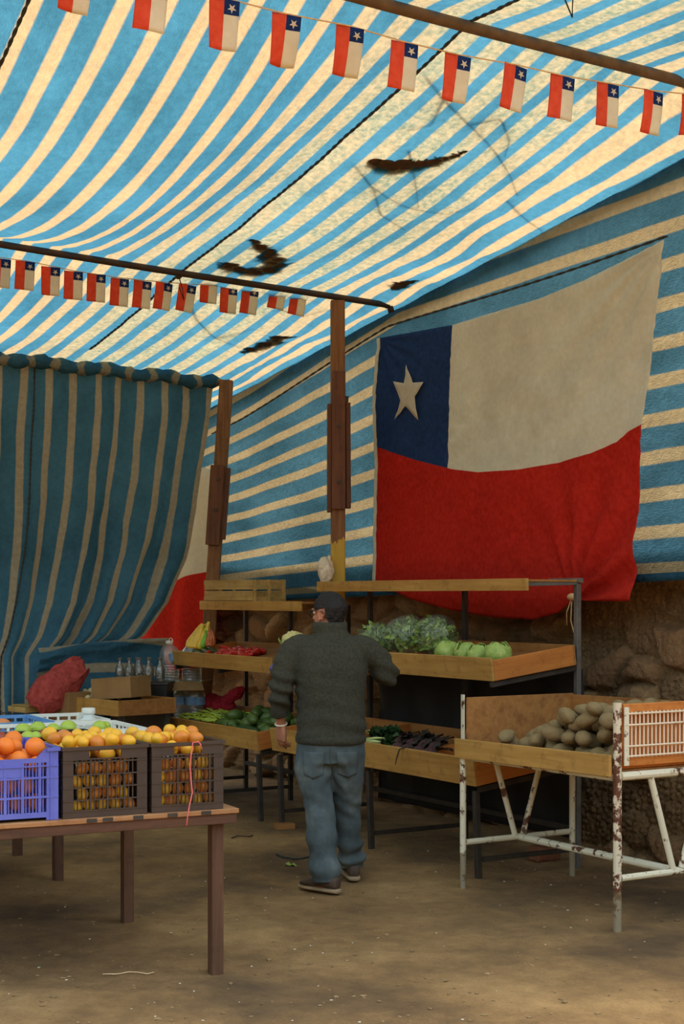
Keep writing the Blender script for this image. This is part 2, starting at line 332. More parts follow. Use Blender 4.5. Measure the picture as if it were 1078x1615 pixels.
class MB:
    def __init__(s): s.bm = bmesh.new(); s.uv = None
    def box(s, c, d, rot=None):
        m = Matrix.Translation(Vector(c))
        if rot: m = m @ Euler(rot).to_matrix().to_4x4()
        m = m @ Matrix.Diagonal((d[0], d[1], d[2], 1))
        bmesh.ops.create_cube(s.bm, size=1.0, matrix=m); return s
    def span(s, x0, x1, y0, y1, z0, z1):
        return s.box(((x0 + x1) / 2, (y0 + y1) / 2, (z0 + z1) / 2), (abs(x1 - x0), abs(y1 - y0), abs(z1 - z0)))
    def bar(s, p, q, w, h, up=(0, 0, 1)):
        p, q = Vector(p), Vector(q); d = q - p; L = d.length; d.normalize()
        u = Vector(up)
        if abs(u.dot(d)) > 0.95: u = Vector((0, 1, 0))
        x = u.cross(d).normalized(); y = d.cross(x)
        m = Matrix((x, y, d)).transposed().to_4x4(); m.translation = (p + q) / 2
        bmesh.ops.create_cube(s.bm, size=1.0, matrix=m @ Matrix.Diagonal((w, h, L, 1))); return s
    def tube(s, pts, r, n=8, caps=True, flat=1.0):
        pts = [Vector(p) for p in pts]; k = len(pts)
        rs = r if isinstance(r, (list, tuple)) else [r] * k
        rings = []; prev = None
        for i, p in enumerate(pts):
            d = (pts[min(i + 1, k - 1)] - pts[max(i - 1, 0)])
            d = d.normalized() if d.length > 1e-9 else Vector((0, 0, 1))
            if prev is None:
                u = Vector((0, 0, 1)) if abs(d.z) < 0.9 else Vector((0, 1, 0))
                x = u.cross(d).normalized()
            else:
                x = (prev - d * prev.dot(d)).normalized()
            prev = x; y = d.cross(x)
            rings.append([s.bm.verts.new(p + (x * math.cos(2 * math.pi * j / n) + y * (math.sin(2 * math.pi * j / n) * flat)) * max(rs[i], 1e-4)) for j in range(n)])
        for i in range(k - 1):
            for j in range(n):
                s.bm.faces.new((rings[i][j], rings[i][(j + 1) % n], rings[i + 1][(j + 1) % n], rings[i + 1][j]))
        if caps:
            s.bm.faces.new(list(reversed(rings[0]))); s.bm.faces.new(rings[-1])
        return s
    def rings(s, rr, n=24, caps=True):
        """rr: list of (cx, cy, cz, rx, ry[, power])"""
        rows = []
        for q in rr:
            cx, cy, cz, rx, ry = q[:5]; pw = q[5] if len(q) > 5 else 1.0
            row = []
            for j in range(n):
                a = 2 * math.pi * j / n; c_, s_ = math.cos(a), math.sin(a)
                row.append(s.bm.verts.new((cx + rx * math.copysign(abs(c_) ** pw, c_), cy + ry * math.copysign(abs(s_) ** pw, s_), cz)))
            rows.append(row)
        for i in range(len(rows) - 1):
            for j in range(n):
                s.bm.faces.new((rows[i][j], rows[i][(j + 1) % n], rows[i + 1][(j + 1) % n], rows[i + 1][j]))
        if caps:
            s.bm.faces.new(list(reversed(rows[0]))); s.bm.faces.new(rows[-1])
        return s
    def lathe(s, prof, n=20, c=(0, 0, 0), caps=True):
        return s.rings([(c[0], c[1], c[2] + z, max(r, 1e-4), max(r, 1e-4)) for r, z in prof], n, caps)
    def ell(s, c, r, rot=None, sub=3):
        m = Matrix.Translation(Vector(c))
        if rot: m = m @ Euler(rot).to_matrix().to_4x4()
        r = r if isinstance(r, (list, tuple)) else (r, r, r)
        bmesh.ops.create_icosphere(s.bm, subdivisions=sub, radius=1.0, matrix=m @ Matrix.Diagonal((*r, 1))); return s
    def grid(s, nu, nv, fn, uvfn=None, mi=None):
        """fn(u, v) -> point, u and v in 0..1"""
        vs = [[s.bm.verts.new(fn(i / nu, j / nv)) for j in range(nv + 1)] for i in range(nu + 1)]
        uvl = s.bm.loops.layers.uv.verify() if uvfn else None
        for i in range(nu):
            for j in range(nv):
                f = s.bm.faces.new((vs[i][j], vs[i + 1][j], vs[i + 1][j + 1], vs[i][j + 1]))
                if uvl:
                    for lp, (a, b) in zip(f.loops, ((i, j), (i + 1, j), (i + 1, j + 1), (i, j + 1))): lp[uvl].uv = uvfn(a / nu, b / nv)
                if mi: f.material_index = mi((i + 0.5) / nu, (j + 0.5) / nv)
        return s
    def displace(s, fn):
        s.bm.normal_update()
        for v, d in [(v, fn(v.co, v.normal)) for v in s.bm.verts]:
            v.co += d
        return s
    def build(s, name, mat, parent=None, loc=None, rot=None, smooth=False, bevel=0.0, solid=0.0, sub=0, keepn=False):
        me = bpy.data.meshes.new(name)
        if not keepn: bmesh.ops.recalc_face_normals(s.bm, faces=s.bm.faces[:])
        s.bm.to_mesh(me); s.bm.free()
        for m_ in (mat if isinstance(mat, (list, tuple)) else [mat]): me.materials.append(M[m_] if isinstance(m_, str) else m_)
        if smooth: me.shade_smooth()
        o = bpy.data.objects.new(name, me); COL.objects.link(o)
        if parent is not None: o.parent = parent
        if loc is not None: o.location = loc
        if rot is not None: o.rotation_euler = rot
        if solid:
            x = o.modifiers.new('thickness', 'SOLIDIFY'); x.thickness = solid; x.offset = 0
        if sub:
            x = o.modifiers.new('smooth', 'SUBSURF'); x.levels = sub; x.render_levels = sub
        if bevel:
            x = o.modifiers.new('edges', 'BEVEL'); x.width = bevel; x.segments = 2; x.limit_method = 'ANGLE'
        return o

def fn3(p, s=1.0, seed=0.0): return noise.noise(Vector((p[0] * s + seed, p[1] * s + seed * 1.7, p[2] * s - seed)))
def fbm(p, s=1.0, o=4, seed=0.0): return noise.fractal(Vector((p[0] * s + seed, p[1] * s + seed * 1.7, p[2] * s - seed)), 1.0, 2.0, o)
def lerp(a, b, t): return a + (b - a) * t
def sstep(a, b, x):
    t = max(0.0, min(1.0, (x - a) / (b - a))); return t * t * (3 - 2 * t)
def interp(x, xs, ys): return float(np.interp(x, xs, ys))
def bake(o):
    """apply an object's modifiers to its mesh"""
    dg = bpy.context.evaluated_depsgraph_get()
    me = bpy.data.meshes.new_from_object(o.evaluated_get(dg))
    o.modifiers.clear(); old = o.data; o.data = me; me.name = old.name
    return o
def leaf(bm, base, d, up, L, W, curl=0.3, ruffle=0.2, nu=3, nv=4, ph=0.0):
    d = Vector(d).normalized(); side = d.cross(Vector(up))
    if side.length < 1e-4: side = d.orthogonal()
    side.normalize(); nrm = side.cross(d)
    rows = []
    for j in range(nv + 1):
        v = j / nv; wv = W * math.sin(math.pi * min(0.97, 0.12 + v * 0.85)) ** 0.8
        row = []
        for i in range(nu + 1):
            u = i / nu * 2 - 1
            p = Vector(base) + d * (L * v) + side * (wv * 0.5 * u) + nrm * (-curl * L * v * v + ruffle * W * abs(u) * math.sin(v * 9 + ph + u * 2) + 0.15 * W * u * u)
            row.append(bm.verts.new(p))
        rows.append(row)
    for j in range(nv):
        for i in range(nu):
            bm.faces.new((rows[j][i], rows[j][i + 1], rows[j + 1][i + 1], rows[j + 1][i]))
def drop(n, sample, r, floor, K=10, rnd=None, cap=None):
    """drop n balls of radius about r one by one; each settles on what lies below. returns [(x, y, z, r)]"""
    rnd = rnd or rng; out = []
    for _ in range(n):
        best = None
        rr = r * rnd.uniform(0.9, 1.1)
        for _k in range(K):
            x, y = sample(); z = floor(x, y) + rr
            for (ox, oy, oz, o_r) in out:
                d2 = (x - ox) ** 2 + (y - oy) ** 2; s_ = (rr + o_r)
                if d2 < s_ * s_: z = max(z, oz + math.sqrt(s_ * s_ - d2))
            c = z if cap is None else z - cap(x, y)
            if best is None or c < best[0]: best = (c, x, y, z)
        if cap is not None and best[0] > 0: continue
        out.append((best[1], best[2], best[3], rr))
    return out
# ================================================================== SETTING
def FR(name, mb, mat, **kw):           # a mesh written in stall coordinates (a, b, z)
    return mb.build(name, mat, loc=ORG, rot=(0, 0, ANG), **kw)

# ---- dirt floor
def dirt():
    t = NT('trodden_dirt'); v = t.coord('Object')
    n1 = t.noise(v, 0.9, 5, 0.6); n2 = t.noise(v, 9, 6, 0.65); n3 = t.noise(v, 70, 4, 0.6)
    col = t.ramp(n1, [(0.34, rgba((100, 76, 44))), (0.52, rgba((148, 114, 68))), (0.68, rgba((176, 140, 88)))])
    col = t.mix(0.55, col, t.ramp(n2, [(0.32, (0.5, 0.46, 0.4)), (0.62, (1, 1, 1))]), 'MULTIPLY')
    col = t.mix(0.4, col, t.ramp(n3, [(0.35, (0.5, 0.48, 0.44)), (0.65, (1, 1, 1))]), 'MULTIPLY')
    t.bsdf(col, 0.95, 0, t.math('ADD', n2, t.math('MULTIPLY', n3, 0.5)), 0.6, 0.02); return t.m
M['dirt'] = dirt()
def floorz(x, y): return 0.018 * fbm((x, y, 0), 1.3, 3) + 0.006 * fbm((x, y, 3), 7, 3) - 0.012
b = MB()
b.grid(150, 150, lambda u, v: (lerp(-4.5, 4.5, u), lerp(4.5, 16.5, v), floorz(lerp(-4.5, 4.5, u), lerp(4.5, 16.5, v))))
tag(b.build('floor', 'dirt', smooth=True), kind='structure')
b = MB(); b.span(-40, 40, -25, 60, -0.2, -0.045)
tag(b.build('floor', M['dirt']), kind='structure')

# ---- stone and adobe wall
WB = 1.45
def worley(x, y, sx, sy, seed):
    gx, gy = np.floor(x / sx), np.floor(y / sy)
    d1 = np.full(x.shape, 9.0); d2 = np.full(x.shape, 9.0); idd = np.zeros(x.shape)
    for i in (-1, 0, 1):
        for j in (-1, 0, 1):
            cx, cy = gx + i, gy + j
            h = np.sin(cx * 127.1 + cy * 311.7 + seed) * 43758.5453; h1 = h - np.floor(h)
            h = np.sin(cx * 269.5 + cy * 183.3 + seed) * 43758.5453; h2 = h - np.floor(h)
            d = np.sqrt((x / sx - cx - 0.15 - 0.7 * h1) ** 2 + (y / sy - cy - 0.15 - 0.7 * h2) ** 2)
            nw = d < d1
            d2 = np.where(nw, d1, np.minimum(d2, d)); idd = np.where(nw, h1, idd); d1 = np.where(nw, d, d1)
    return d1, d2, idd
def stone_wall():
    rnd = np.random.RandomState(3)
    aa = np.concatenate([np.arange(-8.5, -1.6, 0.045), np.arange(-1.6, 1.6, 0.0125), np.arange(1.6, 4.0, 0.05)])
    zz = np.arange(-0.05, 1.95, 0.0125)
    A, Z = np.meshgrid(aa, zz, indexing='ij')
    wx = A + 0.05 * np.sin(Z * 9 + A * 3); wz = Z + 0.05 * np.sin(A * 7)
    d1, d2, idd = worley(wx, wz, 0.30, 0.21, 1.0)
    e = d2 - d1
    isst = np.clip((idd - 0.30) * 6, 0, 1)
    stone = isst * (np.clip(e * 2.6, 0, 1) ** 0.55) * (0.06 + 0.08 * idd)
    c1, c2, ci = worley(A, Z, 0.055, 0.04, 4.0)
    rough = (1 - isst * 0.6) * 0.022 * np.clip((c2 - c1) * 2.0, 0, 1)
    fine = np.zeros(A.shape)
    for k, (f, am) in enumerate(((3, 0.03), (8, 0.014), (19, 0.010), (42, 0.007))):
        fine += am * np.array([[noise.noise((a_ * f, z_ * f, k * 7.3)) for z_ in zz] for a_ in aa])
    B = WB - stone - rough - fine
    hem = 1.752 + 0.0275 * A + 0.06                      # above the hem the wall top is packed out against the tarpaulin
    kk = np.clip((Z - hem) / 0.06, 0, 1); B = B * (1 - kk) + (1.15 + 0.055) * kk
    verts = []; n, m = A.shape
    pts = np.stack([A, B, Z], -1).reshape(-1, 3)
    me = bpy.data.meshes.new('wall_back')
    idx = np.arange(n * m).reshape(n, m)
    f = np.stack([idx[:-1, :-1], idx[1:, :-1], idx[1:, 1:], idx[:-1, 1:]], -1).reshape(-1, 4)
    top = pts.reshape(n, m, 3)[:, -1, :].copy(); top[:, 1] = WB + 0.45
    allp = np.concatenate([pts, top, top * [1, 1, 0]])
    ti = np.arange(n) + n * m; bi = ti + n
    f2 = np.stack([idx[:-1, -1], idx[1:, -1], ti[1:], ti[:-1]], -1)
    f3 = np.stack([ti[:-1], ti[1:], bi[1:], bi[:-1]], -1)
    f = np.concatenate([f, f2, f3])
    me.from_pydata(allp.tolist(), [], f.tolist())
    att = me.color_attributes.new('stone', 'FLOAT_COLOR', 'POINT')
    cv = np.zeros((len(allp), 4)); cv[:, 3] = 1
    cv[:n * m, 0] = (isst * np.clip(e * 3, 0, 1)).reshape(-1); cv[:n * m, 1] = idd.reshape(-1)
    att.data.foreach_set('color', cv.reshape(-1))
    me.shade_smooth()
    t = NT('adobe_and_stone'); at_ = t.n('ShaderNodeAttribute'); at_.attribute_name = 'stone'
    sp = t.n('ShaderNodeSeparateColor'); t.l(at_.outputs[0], sp.inputs[0])
    v = t.coord('Object'); n1 = t.noise(v, 6, 6, 0.65); n2 = t.noise(v, 40, 5, 0.65)
    adobe = t.ramp(n1, [(0.3, rgba((122, 94, 62))), (0.7, rgba((172, 138, 94)))])
    st = t.ramp(sp.outputs[1], [(0.3, rgba((142, 108, 74))), (0.6, rgba((164, 124, 84))), (0.95, rgba((180, 146, 102)))])
    col = t.mix(sp.outputs[0], adobe, st)
    col = t.mix(0.5, col, t.ramp(n2, [(0.3, (0.5, 0.46, 0.42)), (0.65, (1, 1, 1))]), 'MULTIPLY')
    t.bsdf(col, 0.95, 0, t.math('ADD', n1, n2), 0.9, 0.03)
    me.materials.append(t.m)
    o = bpy.data.objects.new('wall_back', me); COL.objects.link(o); o.location = ORG; o.rotation_euler = (0, 0, ANG)
    tag(o, kind='structure')
stone_wall()

# ---- tarpaulin roof, hung over three cross poles
TB = 1.15                                  # plane of the tarpaulin wall
POLE_A = (0.85, -2.57, -4.62)
def pole_z(a, b):
    if a > 0.5: return 4.565 - 0.021 * (b + 0.2)
    return interp(a, (-4.62, -2.57), (3.53 - 0.03 * (b - 0.6), 3.885 - 0.033 * (b - 0.6)))
def crease_z(a): return 4.21 + 0.13 * a
def bayx(a, a0, a1):
    x = (a - a0) / (a1 - a0); return max(0.0, 4 * x * (1 - x))
def roof_z(a, b):
    bb = min(b, 0.75)
    p = lambda q: pole_z(q, bb) + 0.04
    z = interp(a, (-9.0, -4.62, -2.57, 0.85, 4.6), (p(-4.62) - 0.5, p(-4.62), p(-2.57), p(0.85), p(0.85) + 0.12))
    side = 1 - sstep(-1.9, -0.75, b)
    rope = abs(b + 0.66)
    mid = 0.05 + 0.05 * min(1, rope / 0.5)
    z -= bayx(a, -2.57, 0.85) * (mid + 0.26 * side)
    z -= bayx(a, -4.62, -2.57) * (0.03 + 0.07 * side)
    z -= bayx(a, 0.85, 4.6) * (0.10 + 0.05 * side)
    if b > 0.62:
        z = lerp(z, crease_z(a), sstep(0.62, TB, b) ** 1.3)
    amp = 0.012 + 0.02 * sstep(0.3, 1.0, b)
    z += amp * fbm((a * 0.7, b * 1.6, 0), 2.2, 4) + 0.006 * noise.noise(Vector((a * 1.5, b * 12, 2)))
    return z
A0, A1, B0 = -9.0, 2.3, -6.0
b = MB()
def roof_pt(u, v):
    a = lerp(A0, A1, u); bb = lerp(B0, TB + 0.08, v)
    return (a, bb, roof_z(a, min(bb, TB)) - max(0, bb - TB) * 0.9)
b.grid(210, 220, roof_pt, lambda u, v: ((lerp(B0, TB + 0.08, v)) / 0.205 + 0.3, lerp(A0, A1, u)))
tag(FR('ceiling', b, 'roof', smooth=True), kind='structure')

# ---- tarpaulin wall hanging from the crease to the top of the stone wall
def wz0(a): return 1.752 + 0.0275 * a
def wzr(a): return interp(a, (-7.5, -5.0, -2.6, 0.4, 3), (2.9, 3.26, 3.70, 3.79, 3.85))
def wall_pt(u, v):
    a = lerp(-9.0, 2.3, u); z = lerp(wz0(a), crease_z(a) - 0.01, v)
    bulge = 0.05 * math.sin(math.pi * min(1, v * 1.1)) * fbm((a, z, 1), 0.8, 3) + 0.012 * fbm((a * 0.6, z * 2, 5), 2.5, 3)
    return (a, TB + 0.02 + bulge * (1 if v < 0.98 else 0), z)
def wall_uv(u, v):
    a = lerp(-9.0, 2.3, u); z = lerp(wz0(a), crease_z(a), v)
    return ((z - wz0(a)) / (wzr(a) - wz0(a)) * 8.8 + 0.28, a)
b = MB(); b.grid(170, 80, wall_pt, wall_uv)
b.grid(120, 3, lambda u, v: (lerp(-9.0, 2.3, u), TB + 0.02 - 0.012 * math.sin(v * math.pi), wz0(lerp(-9.0, 2.3, u)) + 0.03 - 0.05 * v),
       lambda u, v: (0.75, u * 9))
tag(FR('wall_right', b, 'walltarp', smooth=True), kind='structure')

# ================================================================== POSTS, POLES, ROPES
def wobble(p, k, s=3.0): return Vector((fn3(p, s, 1), fn3(p, s, 7), fn3(p, s, 13))) * k
# cross poles
def pole(name, label, a, b0, b1, r, mat, cap=None, zoff=0.0):
    o = thing(name, label, 'pole', F(a, b0, pole_z(a, b0) + zoff), ANG)
    mb = MB(); pts = []
    for i in range(25):
        b_ = lerp(b0, b1, i / 24); pts.append(Vector((0.012 * math.sin(b_ * 1.7), b_ - b0, pole_z(a, b_) - pole_z(a, b0))))
    mb.tube(pts, r, 12); mb.build('pole_tube', mat, o, smooth=True)
    return o
pole('ridge_pole', 'thick brown pole high up under the roof, above the big pennants', 0.85, -4.4, 1.12, 0.031, 'pipe')
p = pole('ridge_pole', 'thin dark rusty pipe resting on the post with the yellow paint', -2.57, -4.2, 1.06, 0.024, 'pipedark')
mb = MB(); e = 1.06 + 4.2; dz = pole_z(-2.57, 1.06) - pole_z(-2.57, -4.2)
mb.tube([(0, e - 0.01, dz), (0.0, e + 0.02, dz - 0.005), (0, e + 0.035, dz - 0.05)], 0.026, 10); mb.build('bent_end', 'pipedark', p, smooth=True)

# wooden post carrying the pipe
o = thing('wooden_post', 'tall wooden post with yellow painted foot and bolted splice boards', 'post', F(-2.57, 0.62, 0), R(4))
mb = MB(); mb.bar((0, 0, -0.06), (-0.006, 0, 3.86), 0.105, 0.085, (0, 1, 0)); mb.build('shaft', 'postpaint', o, bevel=0.006)
zt, zb = EYE + 300 * 11.4 / FPX, EYE + 132 * 11.4 / FPX
mb = MB(); mb.bar((-0.068, 0.0, zb), (-0.068, 0.0, zt + 0.01), 0.03, 0.10, (0, 1, 0)); mb.build('splice_board', 'splice', o, bevel=0.004)
mb = MB(); mb.bar((0.074, 0.012, zb + 0.03), (0.070, 0.012, zt + 0.02), 0.036, 0.11, (0, 1, 0)); mb.build('splice_board', 'splice', o, bevel=0.004)
mb = MB(); mb.bar((-0.003, -0.062, zb + 0.02), (-0.003, -0.062, zt + 0.25), 0.102, 0.035, (0, 1, 0)); mb.build('splice_board', 'splice', o, bevel=0.004)
for z_ in (zt - 0.16, zb + 0.22):
    mb = MB(); mb.tube([(0, -0.075, z_), (0, -0.092, z_)], 0.014, 8); mb.build('bolt', 'steel', o)
mb = MB(); mb.bar((0.055, -0.02, zt + 0.0), (0.060, -0.03, zt + 0.07), 0.03, 0.03); mb.build('hook', 'black', o, bevel=0.004)

# leaning post at the curtain
base = at(313, 1241, 13.15); topp = at(357, 600, 13.15)
o = thing('wooden_post', 'leaning wooden post at the edge of the striped curtain', 'post', (base.x, base.y, 0), R(0))
d = Vector((topp.x - base.x, 0.0, topp.z))
mb = MB(); mb.bar(-d.normalized() * 0.06, d, 0.115, 0.085, (0, 1, 0)); mb.build('shaft', 'post', o, bevel=0.006)
def onpost(z): return d * (z / d.z)
z0_, z1_ = EYE + 80 * 13.15 / FPX, EYE + 205 * 13.15 / FPX
mb = MB(); mb.bar(onpost(z0_) + Vector((-0.02, -0.062, 0)), onpost(z1_) + Vector((-0.02, -0.062, 0)), 0.12, 0.035, (0, 1, 0)); mb.build('splice_board', 'splice', o, bevel=0.004)
mb = MB(); mb.bar(onpost(z0_ + 0.05) + Vector((0.066, 0.0, 0)), onpost(z1_ - 0.02) + Vector((0.07, 0, 0)), 0.035, 0.10, (0, 1, 0)); mb.build('splice_board', 'splice', o, bevel=0.004)
for z_ in (z1_ - 0.12, z0_ + 0.30):
    q = onpost(z_) + Vector((-0.01, -0.078, 0)); mb = MB(); mb.tube([q, q + Vector((0, -0.016, 0))], 0.014, 8); mb.build('bolt', 'steel', o)

# ropes
def twisted(mb, pts, r, turns):
    n = len(pts)
    for s in (0, 1):
        q = []
        for i, p in enumerate(pts):
            d_ = (pts[min(i + 1, n - 1)] - pts[max(i - 1, 0)]).normalized(); x = d_.cross(Vector((0, 0, 1)))
            x = x.normalized() if x.length > 1e-3 else Vector((1, 0, 0)); y = d_.cross(x)
            a_ = turns * 2 * math.pi * i / n + math.pi * s
            q.append(p + (x * math.cos(a_) + y * math.sin(a_)) * r * 0.6)
        mb.tube(q, r * 0.75, 5)
def rope(label, fn, n, r, knot=None, turns=None, cat='rope'):
    mb = MB(); pts = [Vector(fn(i / (n - 1))) for i in range(n)]
    o0 = pts[0].copy()
    o = thing('rope', label, cat, F(*o0), ANG)
    twisted(mb, [p - o0 for p in pts], r, turns or n / 7.0); mb.build('strand', 'rope', o, smooth=True)
    if knot is not None:
        for kk in knot:
            k = Vector(fn(kk)) - o0; mb = MB(); mb.ell(k + Vector((0, 0, -0.012)), (0.045, 0.022, 0.022), sub=2)
            mb.tube([k + Vector((0, 0, -0.01)), k + Vector((0.02, 0.02, -0.10)), k + Vector((-0.02, 0.05, -0.17)), k + Vector((-0.05, 0.03, -0.08))], 0.004, 5)
            mb.build('knot', 'rope', o, smooth=True)
    return o
RB = -0.66
rope('dark twisted rope running lengthwise under the middle of the roof', lambda t: (lerp(2.2, -4.3, t), RB, min(roof_z(lerp(2.2, -4.3, t), q) for q in (RB - .03, RB, RB + .03)) - 0.014), 340, 0.0075, (0.09, 0.745))
rope('dark rope in the sagging corner of the roof beside the big pennants', lambda t: (lerp(2.2, -2.5, t), -2.86, min(roof_z(lerp(2.2, -2.5, t), q) for q in (-2.89, -2.86, -2.83)) - 0.014), 260, 0.008)
rope('thin dark rope strung along the striped tarpaulin wall above the large flag', lambda t: (lerp(0.45, -5.6, t), TB - 0.075, wzr(lerp(0.45, -5.6, t)) - 0.015 * math.sin(t * 9)), 180, 0.007)

# ================================================================== BUNTING
def star_pts(cx, cy, ro, ri, rot=0.0):
    return [(cx + (ro if k % 2 == 0 else ri) * math.sin(rot + k * math.pi / 5), cy + (ro if k % 2 == 0 else ri) * math.cos(rot + k * math.pi / 5)) for k in range(10)]
def pennant(parent, p, W, H, yaw, bend, roll, seed, side=1):
    """paper flag hung from its hoist: red strip, white strip, blue square with a star; local x across, z down"""
    rt = Euler((0, roll, yaw)).to_matrix()
    r_ = random.Random(seed)
    k1, k2 = r_.uniform(-1, 1) * bend, r_.uniform(0.3, 1.0) * bend
    def surf(u, v):
        y = k2 * 0.25 * v * v * W * 2 + k1 * 0.25 * W * math.sin(u * 3) * v
        x = (u - 0.5) * W * (1 - 0.12 * abs(k1) * v) + k1 * 0.12 * W * v * v * (1 - u)
        return Vector(p) + rt @ Vector((x, y, -v * H * (1 - 0.03 * k2)))
    m = MB()
    m.grid(12, 10, surf, None, lambda u, v: 0 if u < 0.5 else (2 if v < 0.34 else 1))
    o = m.build('pennant', ['penred', 'penwhite', 'pennavy'], parent, smooth=True, solid=0.0012)
    m = MB(); pts = star_pts(0.75, 0.17, 0.155, 0.06)
    cv = m.bm.verts.new(surf(0.75, 0.17) + rt @ Vector((0, -0.0035, 0)))
    vs = [m.bm.verts.new(surf(x, lerp(0.17, y, W / H)) + rt @ Vector((0, -0.0035, 0))) for x, y in pts]
    for i in range(10): m.bm.faces.new((cv, vs[i], vs[(i + 1) % 10]))
    m.build('star', 'penwhite', o, solid=0.001)
def bunting(label, a, tops, W, H, cordpts, seed, catn='bunting', bend=0.6):
    o = thing('bunting', label, catn, F(a, 0, 0), ANG)
    cp = [Vector(pt(px, py, a=a)) - Vector((a, 0, 0)) for px, py in cordpts]
    m = MB(); fine = []
    for i in range(len(cp) - 1):
        for k in range(6): fine.append(cp[i].lerp(cp[i + 1], k / 6))
    fine.append(cp[-1]); m.tube(fine, 0.0032, 6); m.build('cord', 'string', o, smooth=True)
    for i, (px, py, yaw, bd, roll) in enumerate(tops):
        q = Vector(pt(px, py, a=a)) - Vector((a, 0, 0))
        pennant(o, q, W, H, R(90 - 8) + R(yaw), bd, R(roll), seed + i)
    return o
yb = 0
bunting('string of big red, white and blue paper pennants high up across the roof', 1.6,
        [(124, -66, yb, 0.5, 6), (241, -32, yb, 0.3, 4), (354, -2, yb, 0.5, 2), (452, 23, yb, 0.8, 2), (552, 42, yb, 0.8, 2), (638, 67, yb, 0.3, 3), (722, 87, yb, 0.8, 4), (813, 103, 10, 0.4, 5), (887, 120, 0, 0.3, 4), (958, 132, 5, 0.3, 0), (1030, 144, 12, 0.9, 0), (1092, 150, 0, 0.8, 0)],
        0.132, 0.205, [(60, -90), (124, -68), (241, -34), (354, -3), (452, 22), (552, 41), (638, 66), (722, 86), (813, 102), (887, 119), (958, 131), (1030, 143), (1100, 150)], 20)
bunting('string of small red, white and blue paper pennants hanging behind the dark pipe', -2.78,
        [(2, 408, 0, 0.3, 2), (40, 412, 0, 0.3, 2), (80, 421, 0, 0.3, 1), (116, 428, 0, 0.2, 1), (152, 432, 0, 0.2, 1), (189, 439, 0, 0.3, 2), (225, 443, 0, 0.3, 3), (259, 446, 8, 0.3, 5), (296, 449, 0, 0.3, 8), (330, 436, 0, 0.3, 3), (361, 452, 0, 0.2, 3), (395, 454, 0, 0.2, 6), (440, 447, 0, 0.3, 8), (472, 457, 0, 0.3, 8)],
        0.132, 0.195, [(-10, 405), (40, 411), (116, 427), (189, 438), (225, 442), (296, 448), (361, 452), (440, 456), (500, 472)], 60)

# ================================================================== LARGE FLAG ON THE TARPAULIN WALL
FB = 1.03
def fp(px, py): return pt(px, py, b=FB)
aL, aR = fp(598, 533)[0], fp(1047, 378)[0]
def curve_z(pts):
    q = sorted((fp(x, y)[0], fp(x, y)[2]) for x, y in pts); xs = [i[0] for i in q]; ys = [i[1] for i in q]
    return lambda a: float(np.interp(a, xs, ys))
topz = curve_z([(598, 533), (650, 524), (710, 513), (780, 494), (850, 471), (920, 442), (980, 413), (1047, 378)])
midz = curve_z([(598, 706), (655, 726), (710, 740), (755, 745), (820, 741), (880, 730), (930, 715), (970, 697), (990, 680), (1012, 669), (1047, 664)])
botz = curve_z([(592, 920), (650, 946), (710, 962), (780, 974), (840, 977), (880, 966), (905, 946), (925, 947), (960, 948), (997, 948), (1047, 948)])
aR2 = fp(997, 947)[0]; aR1 = fp(1011, 670)[0]; aL2 = fp(591, 920)[0]
tie = Vector(fp(905, 944))
def flag_pt(u, v):
    """u along the flag, v 0 top, 0.5 seam, 1 bottom"""
    l = lerp(aL, aL2, v); r = interp(v, (0, 0.5, 1), (aR, aR1, aR2))
    a = lerp(l, r, u); ae = lerp(aL, aR, u) if v < 0.001 else a
    zt, zm, zbt = topz(lerp(aL, aR, u)), midz(a), botz(a)
    z = lerp(zt, zm, v * 2) if v < 0.5 else lerp(zm, zbt, v * 2 - 1)
    bb = FB
    # diagonal drapes from the upper corners, pleats running down to the tied corner
    bb -= 0.016 * math.sin((u * 9 + v * 5.0)) * math.sin(math.pi * v) * (1 - u * 0.4)
    bb -= 0.024 * fbm((a, z, 0), 1.4, 4) * math.sin(math.pi * min(1, v + 0.08)) + 0.006 * fbm((a * 0.7 + z * 1.1, z * 1.3 - a * 1.2, 2), 10, 3)
    dx, dz_ = a - tie.x, z - tie.z
    ang = math.atan2(dx, dz_ + 0.02); rad = math.hypot(dx, dz_)
    if dz_ > -0.05:
        bb -= 0.045 * math.sin(ang * 13 + 0.8) * sstep(1.1, 0.1, rad) * sstep(0.0, 0.25, rad) * sstep(-0.9, 0.1, ang)
    cr = math.hypot(u, v * 0.7)                                     # gathered upper corner
    bb -= 0.008 * math.sin(math.atan2(v, u + 0.01) * 18) * sstep(0.35, 0.03, cr) * sstep(0, 0.04, cr)
    cr2 = math.hypot(1 - u, v * 0.7)
    bb -= 0.010 * math.sin(math.atan2(v, 1.01 - u) * 16) * sstep(0.5, 0.05, cr2) * sstep(0, 0.05, cr2)
    return Vector((a, bb, z))
ucan = (fp(711, 600)[0] - aL) / (aR - aL)
fl = thing('flag', 'huge red, white and blue flag with a star hung on the striped tarpaulin wall', 'flag', F(0, 0, 0), ANG)
mb = MB()
mb.grid(150, 110, flag_pt, None, lambda u, v: 0 if v > 0.5 else (2 if u < ucan else 1))
mb.build('cloth', ['red', 'white', 'navy'], fl, smooth=True, solid=0.003)
mb = MB()
mb.grid(1, 60, lambda u, v: flag_pt(0.0, v) + Vector((lerp(-0.03, 0.012, u), -0.006, 0)))
mb.build('hoist_tape', 'white', fl, smooth=True, solid=0.004)
st_px = [(646, 576), (657, 604), (674, 603), (660, 626), (665, 663), (645, 641), (628, 662), (638, 632), (626, 602), (643, 605)]
mb = MB()
c_ = Vector(fp(650, 621)); 
def off(p): return Vector((p[0], FB - 0.036 + 0.010 * fn3((p[0] * 9, 0, p[2] * 9), 1.3), p[2]))
